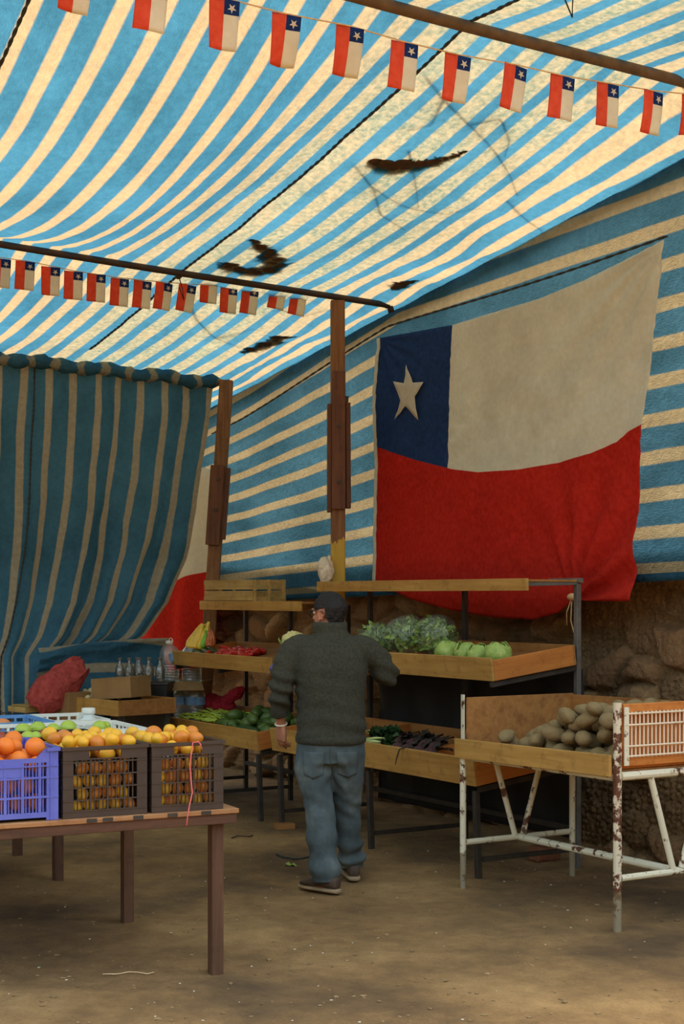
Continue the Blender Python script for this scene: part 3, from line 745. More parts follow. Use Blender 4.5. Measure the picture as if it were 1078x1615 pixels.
ring0 = [off(fp(*q)) for q in st_px]; sub = []
for i in range(10):
    for k in range(4): sub.append(ring0[i].lerp(ring0[(i + 1) % 10], k / 4))
prev = [mb.bm.verts.new(off(q)) for q in sub]
for t_ in (0.66, 0.33):
    cur = [mb.bm.verts.new(off(c_.lerp(q, t_))) for q in sub]
    for i in range(40): mb.bm.faces.new((prev[i], prev[(i + 1) % 40], cur[(i + 1) % 40], cur[i]))
    prev = cur
cv = mb.bm.verts.new(off(c_))
for i in range(40): mb.bm.faces.new((prev[i], prev[(i + 1) % 40], cv))
mb.build('star', 'white', fl, smooth=True, solid=0.003)
mb = MB(); k = Vector((tie.x, flag_pt(0.80, 1.0).y - 0.02, tie.z + 0.01))
mb.ell(k, (0.035, 0.03, 0.025), sub=2)
mb.tube([k, k + Vector((0.10, -0.01, 0.02)), k + Vector((0.06, -0.01, -0.02)), k], 0.004, 5)
mb.tube([k, k + Vector((-0.04, -0.01, -0.10)), k + Vector((-0.05, 0, -0.18))], 0.004, 5)
mb.tube([k, k + Vector((0.0, -0.01, -0.15)), k + Vector((0.03, 0, -0.25)), k + Vector((0.06, 0, -0.33))], 0.004, 5)
mb.build('tie_cord', 'string', fl, smooth=True)

# second flag, half hidden by the curtain
fl2 = thing('flag', 'pale and red flag half hidden behind the edge of the striped curtain', 'flag', F(0, 0, 0), ANG)
FB2 = 1.05
def f2(px, py): return Vector(pt(px, py, b=FB2))
TLp, TRp, BLp, BRp = f2(205, 700), f2(344, 745), f2(195, 1075), f2(322, 1050)
def flag2(u, v):
    s_ = lerp(0.66, 0.50, u); v = v / 0.55 * s_ if v < 0.55 else s_ + (v - 0.55) / 0.45 * (1 - s_)
    p = TLp.lerp(TRp, u).lerp(BLp.lerp(BRp, u), v)
    p.y -= 0.03 * math.sin(u * 17 + v * 2) * (0.4 + v) + 0.015 * fbm(p, 2, 3); return p
mb = MB(); mb.grid(40, 60, flag2, None, lambda u, v: 1 if v < 0.55 else 0)
mb.build('cloth', ['red', 'white'], fl2, smooth=True, solid=0.003)

# ================================================================== STRIPED CURTAIN AT THE FAR END
CA = -4.72
cu = thing('curtain', 'blue and cream striped tarpaulin curtain closing the far end of the stall', 'curtain', F(CA, 0, 0), ANG)
cb0, cb1 = pt(-60, 560, a=CA)[1], pt(331, 600, a=CA)[1]
def ctop(b_): return pole_z(-4.62, b_) - 0.03
edge_px = [(600, 331), (700, 322), (800, 309), (880, 290), (950, 262), (1000, 226), (1030, 180)]
def cur_pt(u, v):
    zt = ctop(lerp(cb0, cb1, u))
    zbot = lerp(0.01, pt(180, 1022, a=CA)[2], sstep(0.40, 0.62, u))
    z = lerp(zt, zbot, v)
    py_ = HOR - (z - EYE) * FPX / 13.2
    rb = pt(float(np.interp(py_, [e_[0] for e_ in edge_px], [e_[1] for e_ in edge_px])), py_, a=CA)[1]
    b_ = lerp(cb0, rb, u)
    fold = 0.05 * math.sin(u * 26 + 2.2 * v) * (0.25 + v) + 0.035 * math.sin(u * 47 + v * 3) * v + 0.03 * fbm((u * 5, v * 2, 0), 1.5, 4)
    b_ += 0.03 * fbm((u * 3, v * 1.6, 4), 1.6, 3) + 0.05 * math.sin(v * 5.5 + u * 11) * v * (1 - v) * sstep(0.6, 0.1, u)
    return Vector((fold + 0.02, b_, z))
mb = MB(); mb.grid(130, 90, cur_pt, lambda u, v: (u * 10.6 + 0.35 * math.sin(v * 3.0) * (1 - u) * v, v * 12))
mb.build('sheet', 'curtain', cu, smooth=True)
mb = MB()                                         # the same sheet carried on past the fruit table
def cur2(u, v):
    b_ = lerp(-6.0, cb0 + 0.04, u); z = lerp(ctop(b_), 0.01, v)
    return Vector((0.05 + 0.05 * math.sin(u * 60 + 2 * v) * (0.25 + v) + 0.03 * fbm((u * 9, v * 2, 3), 1.5, 4), b_, z))
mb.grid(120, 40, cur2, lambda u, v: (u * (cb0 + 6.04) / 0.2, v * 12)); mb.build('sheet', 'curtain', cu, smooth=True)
mb = MB()                                         # hem rolled over its pole
pts = [Vector((0.06 + 0.012 * math.sin(i * 0.9), lerp(cb0, cb1 + 0.16, i / 40), ctop(lerp(cb0, cb1 + 0.16, i / 40)) + 0.012 * math.sin(i * 0.7))) for i in range(41)]
bm = mb.bm; uvl = bm.loops.layers.uv.verify(); rr = []
for i, p in enumerate(pts):
    r_ = 0.055 + 0.012 * math.sin(i * 1.9) - 0.02 * (i > 37)
    rr.append([bm.verts.new(p + Vector((math.cos(k * math.pi / 5) * r_, 0.02 * math.sin(k * 2.0 + i), math.sin(k * math.pi / 5) * r_))) for k in range(10)])
for i in range(40):
    for k in range(10):
        f = bm.faces.new((rr[i][k], rr[i][(k + 1) % 10], rr[i + 1][(k + 1) % 10], rr[i + 1][k]))
        for lp, (ii, kk) in zip(f.loops, ((i, k), (i, k + 1), (i + 1, k + 1), (i + 1, k))): lp[uvl].uv = (ii / 40 * 11, kk / 10)
mb.build('rolled_hem', 'curtain', cu, smooth=True)
mb = MB()                                         # lower part drawn aside in slack folds
def slack(u, v):
    q = Vector(pt(lerp(60, 262, u ** 0.9), lerp(1022, 1108, v) - 16 * math.sin(u * 1.57) * (1 - v * 0.5), a=CA + 0.12)); q.x -= CA
    q.x += 0.05 * math.sin(v * 9 + u * 2) + 0.04 * fbm((u * 3, v * 3, 0), 1.2, 3); return q
def slack2(u, v):
    q = Vector(slack(u, 1.0)); q.z = lerp(q.z, 0.0, v); q.x += 0.03 * math.sin(u * 14) * v; return q
mb.grid(50, 20, slack2, lambda u, v: (v * 4 + 2.4, u * 4))
mb.grid(50, 40, slack, lambda u, v: (v * 1.9 + 0.15 * math.sin(u * 4) + 0.5, u * 4)); mb.build('slack_fold', 'curtain', cu, smooth=True)
mb = MB()
sp_ = []
for i in range(90):
    v = i / 89; u = 0.27 - 0.055 * v + 0.012 * math.sin(v * 6); sp_.append(cur_pt(u, v) + Vector((0.02, 0, 0)))
twisted(mb, sp_, 0.008, 40); mb.build('seam_cord', 'rope', cu, smooth=True)

# ================================================================== DEBRIS LYING ON THE ROOF
def debris(label, path, r, seed, n=26):
    pts = []
    for i in range(n):
        t = i / (n - 1); k = t * (len(path) - 1); j = min(int(k), len(path) - 2)
        px, py = lerp(path[j][0], path[j + 1][0], k - j), lerp(path[j][1], path[j + 1][1], k - j)
        # where that line of sight meets the roof
        d_ = ray(px, py); lo, hi = 4.0, 16.0
        for _ in range(40):
            md = (lo + hi) / 2; p = EYEP + d_ * md; a_, b_, z_ = toF(p)
            if z_ < roof_z(a_, min(b_, TB)): lo = md
            else: hi = md
        a_, b_, z_ = toF(EYEP + d_ * lo); pts.append((a_, b_, roof_z(a_, b_)))
    r_ = random.Random(seed); mb = MB(); o0 = Vector(pts[0])
    for i, p in enumerate(pts):
        t = i / (n - 1); k = r * (0.35 + 0.65 * math.sin(math.pi * min(1, t * 0.9 + 0.12)))
        c = Vector(p) - o0 + Vector((r_.uniform(-1, 1) * k * 0.4, r_.uniform(-1, 1) * k * 0.4, k * 0.28))
        mb.ell(c, (k * r_.uniform(0.7, 1.2), k * r_.uniform(0.6, 1.0), k * 0.32), (0, 0, r_.uniform(0, 3)), 2)
        for _ in range(5):
            a2 = r_.uniform(0, 6.28); leaf(mb.bm, c, (math.cos(a2), math.sin(a2), 0.05), (0, 0, 1), k * r_.uniform(0.8, 1.7), k * 0.5, 0.1, 0.1, 2, 2)
    o = mb.build('leaf_heap', 'leafdark', loc=F(*o0), rot=(0, 0, ANG), smooth=True)
    tag(o, label, 'fallen leaves', kind='stuff')
debris('long curved heap of dead leaves on the roof beside the big rope', [(588, 257), (606, 266), (630, 268), (660, 262), (695, 254), (732, 240)], 0.075, 1)
debris('broad heap of dead leaves on the roof above the dark pipe', [(352, 418), (380, 428), (415, 432), (436, 420), (420, 398), (400, 380)], 0.10, 2)
debris('small heap of dead leaves on the roof near the pipe end', [(622, 456), (638, 449), (656, 442)], 0.06, 3, 12)
debris('heap of dead leaves on the roof behind the pipe, above the rear pennants', [(388, 556), (410, 547), (430, 541), (438, 534), (464, 532)], 0.075, 4, 18)
def twig(label, paths, r, seed):
    mb = MB(); r_ = random.Random(seed); o0 = None
    for path in paths:
        pts = []
        for i in range(14):
            t = i / 13; k = t * (len(path) - 1); j = min(int(k), len(path) - 2)
            px, py = lerp(path[j][0], path[j + 1][0], k - j), lerp(path[j][1], path[j + 1][1], k - j)
            d_ = ray(px, py); lo, hi = 4.0, 16.0
            for _ in range(40):
                md = (lo + hi) / 2; p = EYEP + d_ * md; a_, b_, z_ = toF(p)
                if z_ < roof_z(a_, min(b_, TB)): lo = md
                else: hi = md
            a_, b_, z_ = toF(EYEP + d_ * lo); q = Vector((a_, b_, roof_z(a_, b_) + 0.03 + r_.uniform(0, 0.03)))
            if o0 is None: o0 = q.copy()
            pts.append(q - o0)
        mb.tube(pts, [lerp(r, r * 0.4, i / 13) for i in range(14)], 5)
    o = mb.build('fallen_branch', 'bark', loc=F(*o0), rot=(0, 0, ANG), smooth=True)
    tag(o, label, 'branch')
twig('forked branch lying on the roof above the big pennants, seen through it', [[(672, 125), (700, 160), (740, 200), (780, 240), (805, 280), (815, 310)], [(740, 200), (790, 190), (803, 225), (795, 250)], [(700, 160), (680, 200), (640, 210)]], 0.012, 1)
twig('thin branch lying on the roof past the leaf heap, seen through it', [[(560, 265), (590, 300), (640, 330), (700, 340), (760, 330)], [(590, 300), (600, 340), (640, 365)], [(645, 240), (655, 290), (660, 330)], [(800, 320), (830, 350), (880, 380)]], 0.011, 2)
twig('twisted twig lying on the roof over the rear pennants, seen through it', [[(300, 480), (310, 505), (340, 535), (380, 550)], [(340, 535), (370, 530), (400, 520)], [(440, 490), (480, 500), (520, 490)]], 0.012, 3)
# ================================================================== RACKS
def tray(parent, a0, a1, b0, depth, zf, hf, tilt, dividers=(), mats=('ply', 'ply2'), hb=None, ends=(True, True), name='tray', fl=0.0):
    """shelf tray open at the top; a0..a1 along the rack, tilted down to the front"""
    hb = hb or hf * 0.9; T = 0.016; ct, st = math.cos(tilt), math.sin(tilt)
    rot = (tilt, 0, 0); base = Vector((0, b0, zf))
    m = MB(); m.span(a0 + 0.002, a1 - 0.002, T, depth - T, fl, fl + 0.014); tr = m.build(name, mats[1], parent, loc=base, rot=rot, bevel=0.002)
    m = MB(); m.span(a0, a1, 0, T, 0, hf); m.build('front_board', mats[0], tr, bevel=0.003)
    m = MB(); m.span(a0, a1, depth - T, depth, 0, hb); m.build('back_board', mats[1], tr, bevel=0.003)
    for a_, on in ((a0, ends[0]), (a1, ends[1])):
        if not on: continue
        m = MB(); s_ = 0.5 if a_ == a0 else -0.5; m.span(a_ + (0 if a_ == a0 else -T), a_ + (T if a_ == a0 else 0), T + 0.0005, depth - T - 0.0005, 0.0, hb); m.build('end_board', 'plyx' if mats[0] == 'ply' else mats[1], tr, bevel=0.003)
    for d_ in dividers:
        m = MB(); m.span(d_ - T / 2, d_ + T / 2, T + 0.0005, depth - T - 0.0005, fl + 0.0145, hb * 0.98); m.build('divider', 'plyx', tr, bevel=0.003)
    def place(a_, y, z=0.0): return F(a_, b0 + y * ct - z * st, zf + y * st + z * ct)
    return place
TILT = 0.13
def rack(label, a0, a1, mids, z_low, z_mid, z_top, h_low, h_mid, top_a0, top_a1, div_low, div_mid):
    r = thing('display_rack', label, 'rack', F(0, 0, 0), ANG)
    pl = tray(r, a0, a1, 0.0, 0.66, z_low, h_low, TILT, div_low, fl=0.055)
    pm = tray(r, a0, a1, 0.126, 0.64, z_mid, h_mid, TILT, div_mid, fl=0.055)
    S = 0.034
    for a_ in [a0 + 0.06] + mids + [a1 - 0.04]:
        m = MB(); m.bar((a_, 0.05, -0.03), (a_, 0.03, z_low - 0.03), S, S, (1, 0, 0)); m.build('front_leg', 'steel', r, bevel=0.003)
        m = MB(); m.bar((a_, 0.80, -0.03), (a_, 0.80, z_top - 0.022), S, S, (1, 0, 0)); m.build('rear_post', 'greysteel' if a_ == a1 - 0.04 and a1 == 0.0 else 'steel', r, bevel=0.003)
        m = MB(); m.bar((a_, 0.05, z_low - 0.022), (a_, 0.78, z_low + 0.072), S, S * 0.9, (1, 0, 0)); m.build('tray_arm', 'steel', r, bevel=0.003)
        m = MB(); m.bar((a_, 0.14, z_mid - 0.02), (a_, 0.78, z_mid + 0.064), S, S * 0.9, (1, 0, 0)); m.build('tray_arm', 'steel', r, bevel=0.003)
        if a_ < -2.7 and a_ > -2.8: continue
        m = MB(); m.bar((a_, 0.40, z_top - 0.03), (a_, 0.815, z_top - 0.02), S * 0.8, S * 0.8, (1, 0, 0)); m.build('top_arm', 'greysteel' if a_ == a1 - 0.04 else 'steel', r, bevel=0.003)
        m = MB(); m.bar((a_, 0.07, 0.10), (a_, 0.78, 0.10), S * 0.8, S * 0.8, (1, 0, 0)); m.build('foot_rail', 'steel', r, bevel=0.003)
    m = MB(); m.bar((a0 + 0.08, 0.80, 0.22), (a1 - 0.06, 0.80, 0.22), S, S); m.build('rear_rail', 'steel', r, bevel=0.003)
    m = MB(); m.span(top_a0, top_a1, 0.41, 0.78, z_top - 0.016, z_top - 0.002); m.build('top_shelf', 'ply2', r, bevel=0.002)
    m = MB(); m.span(top_a0, top_a1, 0.39, 0.408, z_top - 0.07, z_top + 0.004); m.build('top_front_board', 'ply', r, bevel=0.003)
    return r, pl, pm
rk, lowR, midR = rack('wooden tray rack with bagged greens, lettuces and beetroot, under the large flag', -2.47, 0.0, [-1.21], 0.536, 1.147, 1.752, 0.166, 0.138, -2.50, -0.02, (-1.62, -0.62), (-0.95,))
m = MB(); m.bar((-0.30, 0.80, 1.745), (0.0, 0.80, 1.745), 0.03, 0.03); m.build('top_rail', 'greysteel', rk, bevel=0.003)
m = MB(); m.grid(40, 20, lambda u, v: (lerp(-2.40, -0.08, u), 0.865 + 0.012 * math.sin(u * 37 + v * 3) + 0.02 * fbm((u * 6, v * 2, 0), 2, 3), lerp(0.14, 1.20, v))); m.build('shade_sheet', 'sheet', rk, smooth=True, solid=0.003)  # added dark sheet, stands in for the deep shade behind the rack
rkL, lowL, midL = rack('wooden tray rack with peppers and chillies, beside the leaning post', -4.46, -2.69, [-3.62], 0.512, 1.075, 1.605, 0.150, 0.118, -4.46, -2.74, (), ())

# ---- the slatted fruit box lying on the far rack's top shelf
o = thing('fruit_crate', 'small pale slatted wooden fruit box on the top shelf by the leaning post', 'crate', F(-4.42, 0.42, 1.607), ANG)
L_, W_, H_ = 0.86, 0.30, 0.175
for y_ in (0.0, W_):
    for k in range(2):
        m = MB(); m.span(0, L_, y_ - 0.005, y_ + 0.005, 0.006 + k * 0.09, 0.084 + k * 0.09); m.build('side_slat', 'slat', o, bevel=0.002)
for x_ in (0.0, L_):
    for y_ in (0.018, W_ / 2, W_ - 0.018):
        m = MB(); m.span(x_ - 0.012, x_ + 0.012, y_ - 0.012, y_ + 0.012, 0.0, H_); m.build('corner_block', 'slat', o, bevel=0.002)
    for z_ in (0.02, H_ - 0.02):
        m = MB(); m.span(x_ - 0.02, x_ - 0.0125, 0.0, W_, z_ - 0.018, z_ + 0.018); m.build('end_slat', 'slat', o, bevel=0.002)
for k in range(4):
    m = MB(); m.span(0, L_, 0.01 + k * 0.075, 0.065 + k * 0.075, 0.0, 0.005); m.build('bottom_slat', 'slat', o)

# ================================================================== POTATO STAND
PA0, PA1, PB0, PB1 = 0.15, 1.45, -0.20, 0.60
ps = thing('potato_stand', 'rusty white tubular stand with wooden bin of potatoes and wire end grille', 'stand', F(0, 0, 0), ANG)
for a_, b_, zt in ((PA0, PB0, 0.80), (PA1, PB0, 1.12), (PA0, PB1, 1.06), (PA1, PB1, 1.10)):
    m = MB(); m.tube([(a_, b_, -0.03), (a_, b_, zt)], 0.0215 if a_ == PA1 else 0.018, 12); m.build('leg', 'rustheavy' if a_ == PA1 else 'rustwhite', ps, smooth=False)
mz = 0.25; mb_ = (PB0 + PB1) / 2
for a_ in (PA0, PA1):
    m = MB(); m.tube([(a_, PB0 + 0.02, mz), (a_, PB1 - 0.02, mz)], 0.017, 10); m.build('end_stretcher', 'rustwhite', ps)
    for s_, bt in ((-1, PB0 + 0.20), (1, PB1 - 0.20)):
        m = MB(); m.tube([(a_, mb_ + s_ * 0.03, mz + 0.015), (a_, bt - 0.02 * s_ + (0.0), 0.735)], 0.017, 10); m.build('brace', 'rustwhite', ps)
    m = MB(); m.tube([(a_, PB0 + 0.02, 0.755), (a_, PB1 - 0.02, 0.755)], 0.022, 10); m.build('end_rail', 'rustwhite', ps)
m = MB(); m.tube([(PA0, mb_, mz), (PA1, mb_, mz)], 0.021, 10); m.build('long_stretcher', 'rustwhite', ps)
m = MB(); m.tube([(PA0 + 0.02, PB0 + 0.015, 0.735), (PA1 - 0.02, PB0 + 0.015, 0.745)], 0.018, 10); m.build('front_rail', 'rustwhite', ps)
m = MB(); m.tube([(PA0 + 0.02, PB1, 0.735), (PA1 - 0.02, PB1, 0.745)], 0.018, 10); m.build('rear_rail', 'rustwhite', ps)
m = MB(); m.span(PA0 + 0.02, PA1 - 0.02, PB0 + 0.01, PB1 - 0.02, 0.766, 0.784); m.build('bin_floor', 'ply2', ps, bevel=0.002)
m = MB(); m.bar((PA0 - 0.03, PB0 - 0.03, 0.786), (PA1 - 0.015, PB0 - 0.03, 0.808), 0.108, 0.018, (0, 1, 0)); m.build('front_board', 'ply', ps, bevel=0.003)
m = MB(); m.span(PA0 + 0.022, PA0 + 0.036, PB0 + 0.005, PB1 - 0.02, 0.786, 1.075); m.build('end_board', 'ply2', ps, bevel=0.002)
m = MB(); m.bar((PA0 + 0.03, PB1 - 0.03, 0.925), (PA1 - 0.02, PB1 - 0.03, 0.945), 0.285, 0.014, (0, 1, 0)); m.build('back_board', 'ply2', ps, bevel=0.002)
m = MB(); m.span(PA1 - 0.045, PA1 - 0.03, PB0 + 0.02, PB1 - 0.02, 0.786, 1.10); m.build('end_board', 'plyx', ps, bevel=0.002)
for z_ in (1.085, 0.832):
    m = MB(); m.span(PA1 - 0.026, PA1 + 0.012, PB0 + 0.03, PB1 - 0.03, z_ - 0.028, z_ + 0.028); m.build('grille_board', 'plyx', ps, bevel=0.003)
m = MB(); m.span(PA0 - 0.012, PA0 + 0.012, PB0 - 0.006, PB0 + 0.004, 0.8005, 1.09); m.build('angle_iron', 'rustwhite', ps)
g = MB()
ny = 27
for i in range(ny):
    y_ = lerp(PB0 + 0.05, PB1 - 0.05, i / (ny - 1)); g.tube([(PA1 + 0.018, y_, 0.845), (PA1 + 0.018, y_, 1.075)], 0.0045, 6)
for z_ in (0.855, 0.905, 1.01, 1.066):
    g.tube([(PA1 + 0.0275, PB0 + 0.04, z_), (PA1 + 0.0275, PB1 - 0.04, z_)], 0.005, 6)
g.build('wire_grille', 'wire', ps)
m = MB(); m.span(PA1 + 0.026, PA1 + 0.030, PB0 + 0.02, PB0 + 0.05, 0.81, 1.10); m.build('angle_iron', 'rustwhite', ps)

# potatoes heaped against the wire end
def potato_mesh(k):
    m = MB(); m.ell((0, 0, 0), 1.0, None, 4)
    def f(c, n): return n * (0.16 * fn3(c, 0.9, k * 5.1) + 0.05 * fn3(c, 2.6, k * 3.3))
    m.displace(f)
    for v in m.bm.verts: v.co = Vector((v.co.x * (1.30 + 0.12 * (k % 3)), v.co.y * 0.98, v.co.z * 0.82))
    return m
protos = {}
def produce(name, label, cat, group, kinds, mat, loc, r, rot, key=None, scale=None):
    key = key or (name, mat)
    if key not in protos:
        protos[key] = []
        for k in range(kinds[1]):
            m = kinds[0](k); me = bpy.data.meshes.new(name); m.bm.normal_update(); m.bm.to_mesh(me); m.bm.free(); me.materials.append(M[mat]); me.shade_smooth(); protos[key].append(me)
    o = bpy.data.objects.new(name, rng.choice(protos[key])); COL.objects.link(o)
    o.location = loc; o.rotation_euler = rot; o.scale = (r, r, r) if scale is None else scale
    return tag(o, label, cat, group)
def heap_h(x, y):
    t = sstep(PA0 + 0.30, PA1 - 0.30, x); return 0.085 + 0.19 * t
pr = random.Random(5)
for (x, y, z, r) in drop(260, lambda: (lerp(PA0 + 0.20, PA1 - 0.12, pr.random() ** 0.75), pr.uniform(PB0 + 0.075, PB1 - 0.11)), 0.047, lambda x, y: 0.785, 14, pr, lambda x, y: 0.80 + heap_h(x, y)):
    produce('potato', 'dusty brown potato in the heap of the rusty white stand', 'potato', 'potatoes heaped in the white stand', (potato_mesh, 5), 'potato', F(x, y, z), r * 0.98, (pr.uniform(-.4, .4), pr.uniform(-.4, .4), pr.uniform(0, 6.28)))

# ================================================================== GREENS ON THE MIDDLE TRAY
def ball_head(name, label, cat, loc, r, seed, mat, group=None, leaves=26, veined=True):
    rs = random.Random(seed)
    o = thing(name, label, cat, loc, rs.uniform(0, 6), group)
    m = MB(); m.ell((0, 0, r * 0.92), (r, r, r * 0.88), None, 4)
    m.displace(lambda c, n: n * (0.10 * r * fn3(c, 2.2 / r * 0.5, seed) + 0.03 * r * abs(fn3(c, 9 / r * 0.5, seed))))
    m.build('heart', mat, o, smooth=True)
    for k in range(11):
        m = MB(); rt = Euler((rs.uniform(-.5, .5), rs.uniform(-.5, .5), k * 2.4 + rs.uniform(-.3, .3))).to_matrix()
        w_ = rs.uniform(1.3, 2.0); t_ = rs.uniform(0.5, 1.35)
        def wrap(u, v):
            th = (u - 0.5) * w_ * (0.35 + 0.65 * math.sin(math.pi * (0.12 + 0.76 * v))); ph = -1.2 + v * (1.2 + t_)
            e_ = max(0.0, v - 0.75) * 4
            rr = r * (1.04 + 0.012 * k + 0.03 * math.sin(u * 23 + k) * (0.3 + v) * abs(u - 0.5) * 2 + 0.10 * e_ * e_ + 0.025 * math.exp(-((u - 0.5) * 12) ** 2) + 0.012 * math.sin(v * 20 + abs(u - 0.5) * 22))
            q = rt @ Vector((rr * math.cos(ph) * math.cos(th), rr * math.cos(ph) * math.sin(th), rr * 0.9 * math.sin(ph)))
            q.z = max(q.z + r * 0.92, 0.002); return q
        m.grid(16, 16, wrap); m.build('outer_leaf', mat, o, smooth=True, solid=0.0015)
    return o
mid_floor = 0.018
for i, (px, py, rr, lab) in enumerate(((708, 1032, 0.062, 'pale green round lettuce closest to the bagged greens on the middle tray'), (736, 1030, 0.062, 'pale round lettuce second from the bagged greens on the middle tray'), (757, 1036, 0.058, 'round lettuce third from the bagged greens on the middle tray'), (786, 1034, 0.064, 'pale green round lettuce at the corner of the middle tray, farthest from the bags'))):
    a_, b_, z_ = pt(px, py, b=0.24 + (0.02 if i % 2 else 0.0))
    ball_head('lettuce', lab, 'lettuce', midR(a_, 0.11 + (0.03 if i % 2 else 0), 0.072), rr * 1.12, 10 + i, 'lettuce')

def bag_of_greens(label, loc, rx, ry, rz, seed, yaw):
    rs = random.Random(seed); o = thing('bag_of_greens', label, 'bagged greens', loc, yaw, 'bags of curly greens')
    del o['group']
    m = MB()
    for k in range(620):
        th, cz = rs.uniform(0, 6.283), rs.uniform(-0.35, 1.0); sz = math.sqrt(max(0, 1 - cz * cz)); q = rs.uniform(0.55, 0.92)
        n_ = Vector((math.cos(th) * sz, math.sin(th) * sz, cz)); p = Vector((n_.x * rx * q, n_.y * ry * q, rz * 0.40 + n_.z * rz * 0.56 * q))
        d_ = (n_ * 0.35 + Vector((rs.uniform(-1, 1), rs.uniform(-1, 1), rs.uniform(-.5, .8)))).normalized()
        leaf(m.bm, p, d_, n_, rs.uniform(0.03, 0.065), rs.uniform(0.016, 0.032), rs.uniform(0.1, 0.5), 0.30, 2, 3, rs.uniform(0, 6))
    m.build('foliage', 'greens', o, smooth=True)
    m = MB()
    for k in range(16):
        th = rs.uniform(0, 6.28); m.tube([(rx * 0.3 * math.cos(th), ry * 0.3 * math.sin(th), 0.02), (rx * 0.75 * math.cos(th), ry * 0.75 * math.sin(th), rz * rs.uniform(0.5, 0.9))], 0.004, 5)
    m.build('stalk', 'palestem', o, smooth=True)
    m = MB(); m.ell((0, 0, rz * 0.5), (rx * 1.06, ry * 1.08, rz * 0.54), None, 5)
    m.displace(lambda c, n: n * (0.012 * fbm(c, 16, 3, seed) + 0.005 * abs(fn3(c, 60, seed))))
    for v in m.bm.verts: v.co.z = max(v.co.z, 0.002 + 0.004 * fn3(v.co, 30))
    m.build('plastic_bag', 'film', o, smooth=True)
for i, (px, rx, ry, rz, lab) in enumerate(((597, 0.165, 0.14, 0.22, 'clear bag of curly greens beside the man on the middle tray'), (640, 0.16, 0.15, 0.27, 'clear bag of curly greens between two others on the middle tray'), (684, 0.125, 0.14, 0.28, 'clear bag of curly greens next to the round lettuces'))):
    a_, b_, z_ = pt(px, 1030, b=0.28)
    bag_of_greens(lab, midR(a_, 0.185, 0.072), rx, ry, rz, 30 + i, 0.4 * i)

# cauliflower at the far end of that tray
a_, b_, z_ = pt(474, 1012, b=0.30)
o = thing('cauliflower', 'cream cauliflower behind the man at the end of the middle tray', 'cauliflower', midR(a_, 0.13, 0.072))
m = MB(); m.ell((0, 0, 0.075), (0.085, 0.085, 0.07), None, 5); m.displace(lambda c, n: n * 0.014 * (0.4 + abs(fn3(c, 34, 2)) * 1.6)); m.build('curd', 'cauli', o, smooth=True)
for k in range(6):
    m = MB(); th = k * 1.05; leaf(m.bm, (0.05 * math.cos(th), 0.05 * math.sin(th), 0.01), (math.cos(th), math.sin(th), 0.8), (0, 0, 1), 0.11, 0.08, -0.2, 0.1, 4, 5); m.build('leaf', 'lettuce', o, smooth=True, solid=0.002)

# ================================================================== LOWER TRAY: CHARD AND BEETROOT
def leafy(name, label, cat, loc, yaw, stem_mat, leaf_mat, n, L, seed, stem_r=0.007, W=0.07, spread=0.35):
    rs = random.Random(seed); o = thing(name, label, cat, loc, yaw)
    for k in range(n):
        dy = rs.uniform(-spread, spread); dz = rs.uniform(0.02, 0.25); s_ = Vector((0.02 * rs.uniform(-1, 1), dy * 0.06, 0.012 + 0.012 * (k % 4)))
        e = s_ + Vector((L * 0.5, dy * L * 0.4, dz * L * 0.3))
        m = MB(); m.tube([s_, s_.lerp(e, 0.5) + Vector((0, 0, 0.006)), e], [stem_r * 1.3, stem_r, stem_r * 0.6], 7, flat=0.7); m.build('stalk', stem_mat, o, smooth=True)
        m = MB()
        for q in range(5):
            leaf(m.bm, e + Vector((q * 0.012, 0, 0)), (1, dy + rs.uniform(-.5, .5), rs.uniform(-.1, .5)), (0, rs.uniform(-.4, .4), 1), L * rs.uniform(0.35, 0.6), W * rs.uniform(0.7, 1.2), 0.35, 0.25, 4, 5, rs.uniform(0, 6))
        m.build('leaf', leaf_mat, o, smooth=True)
    return o
def low_spot(px, y): return pt(px, 1160, b=y)[0]
p = lowR(low_spot(585, 0.16), 0.14, 0.095); leafy('chard_bunch', 'bunch of dark chard with pale stalks beside the man on the lower tray', 'chard', p, ANG + R(20), 'palestem', 'darkgreens', 7, 0.30, 3, 0.012)
p = lowR(low_spot(575, 0.3), 0.32, 0.095); leafy('spinach_bunch', 'dark spinach bunch behind the pale chard stalks on the lower tray', 'spinach', p, ANG + R(10), 'palestem', 'darkgreens', 9, 0.26, 4, 0.005, 0.09)
p = lowR(low_spot(640, 0.3), 0.34, 0.095); leafy('beet_greens', 'upright dark beet leaves behind the beetroots on the lower tray', 'beet greens', p, ANG + R(-20), 'beetleaf', 'beetleaf', 9, 0.24, 5, 0.005, 0.06)
def round_mesh(am, fr, sq=(1, 1, 1), tip=0.0):
    def mk(k):
        m = MB(); m.ell((0, 0, 0), 1.0, None, 3)
        m.displace(lambda c, n: n * am * fn3(c, fr, k * 4.7))
        for v in m.bm.verts:
            v.co = Vector((v.co.x * sq[0], v.co.y * sq[1], v.co.z * sq[2]))
            if tip: v.co.x += tip * math.copysign(max(0, abs(v.co.x) / sq[0] - 0.82) ** 1.3, v.co.x)
        return m
    return mk
br = random.Random(9)
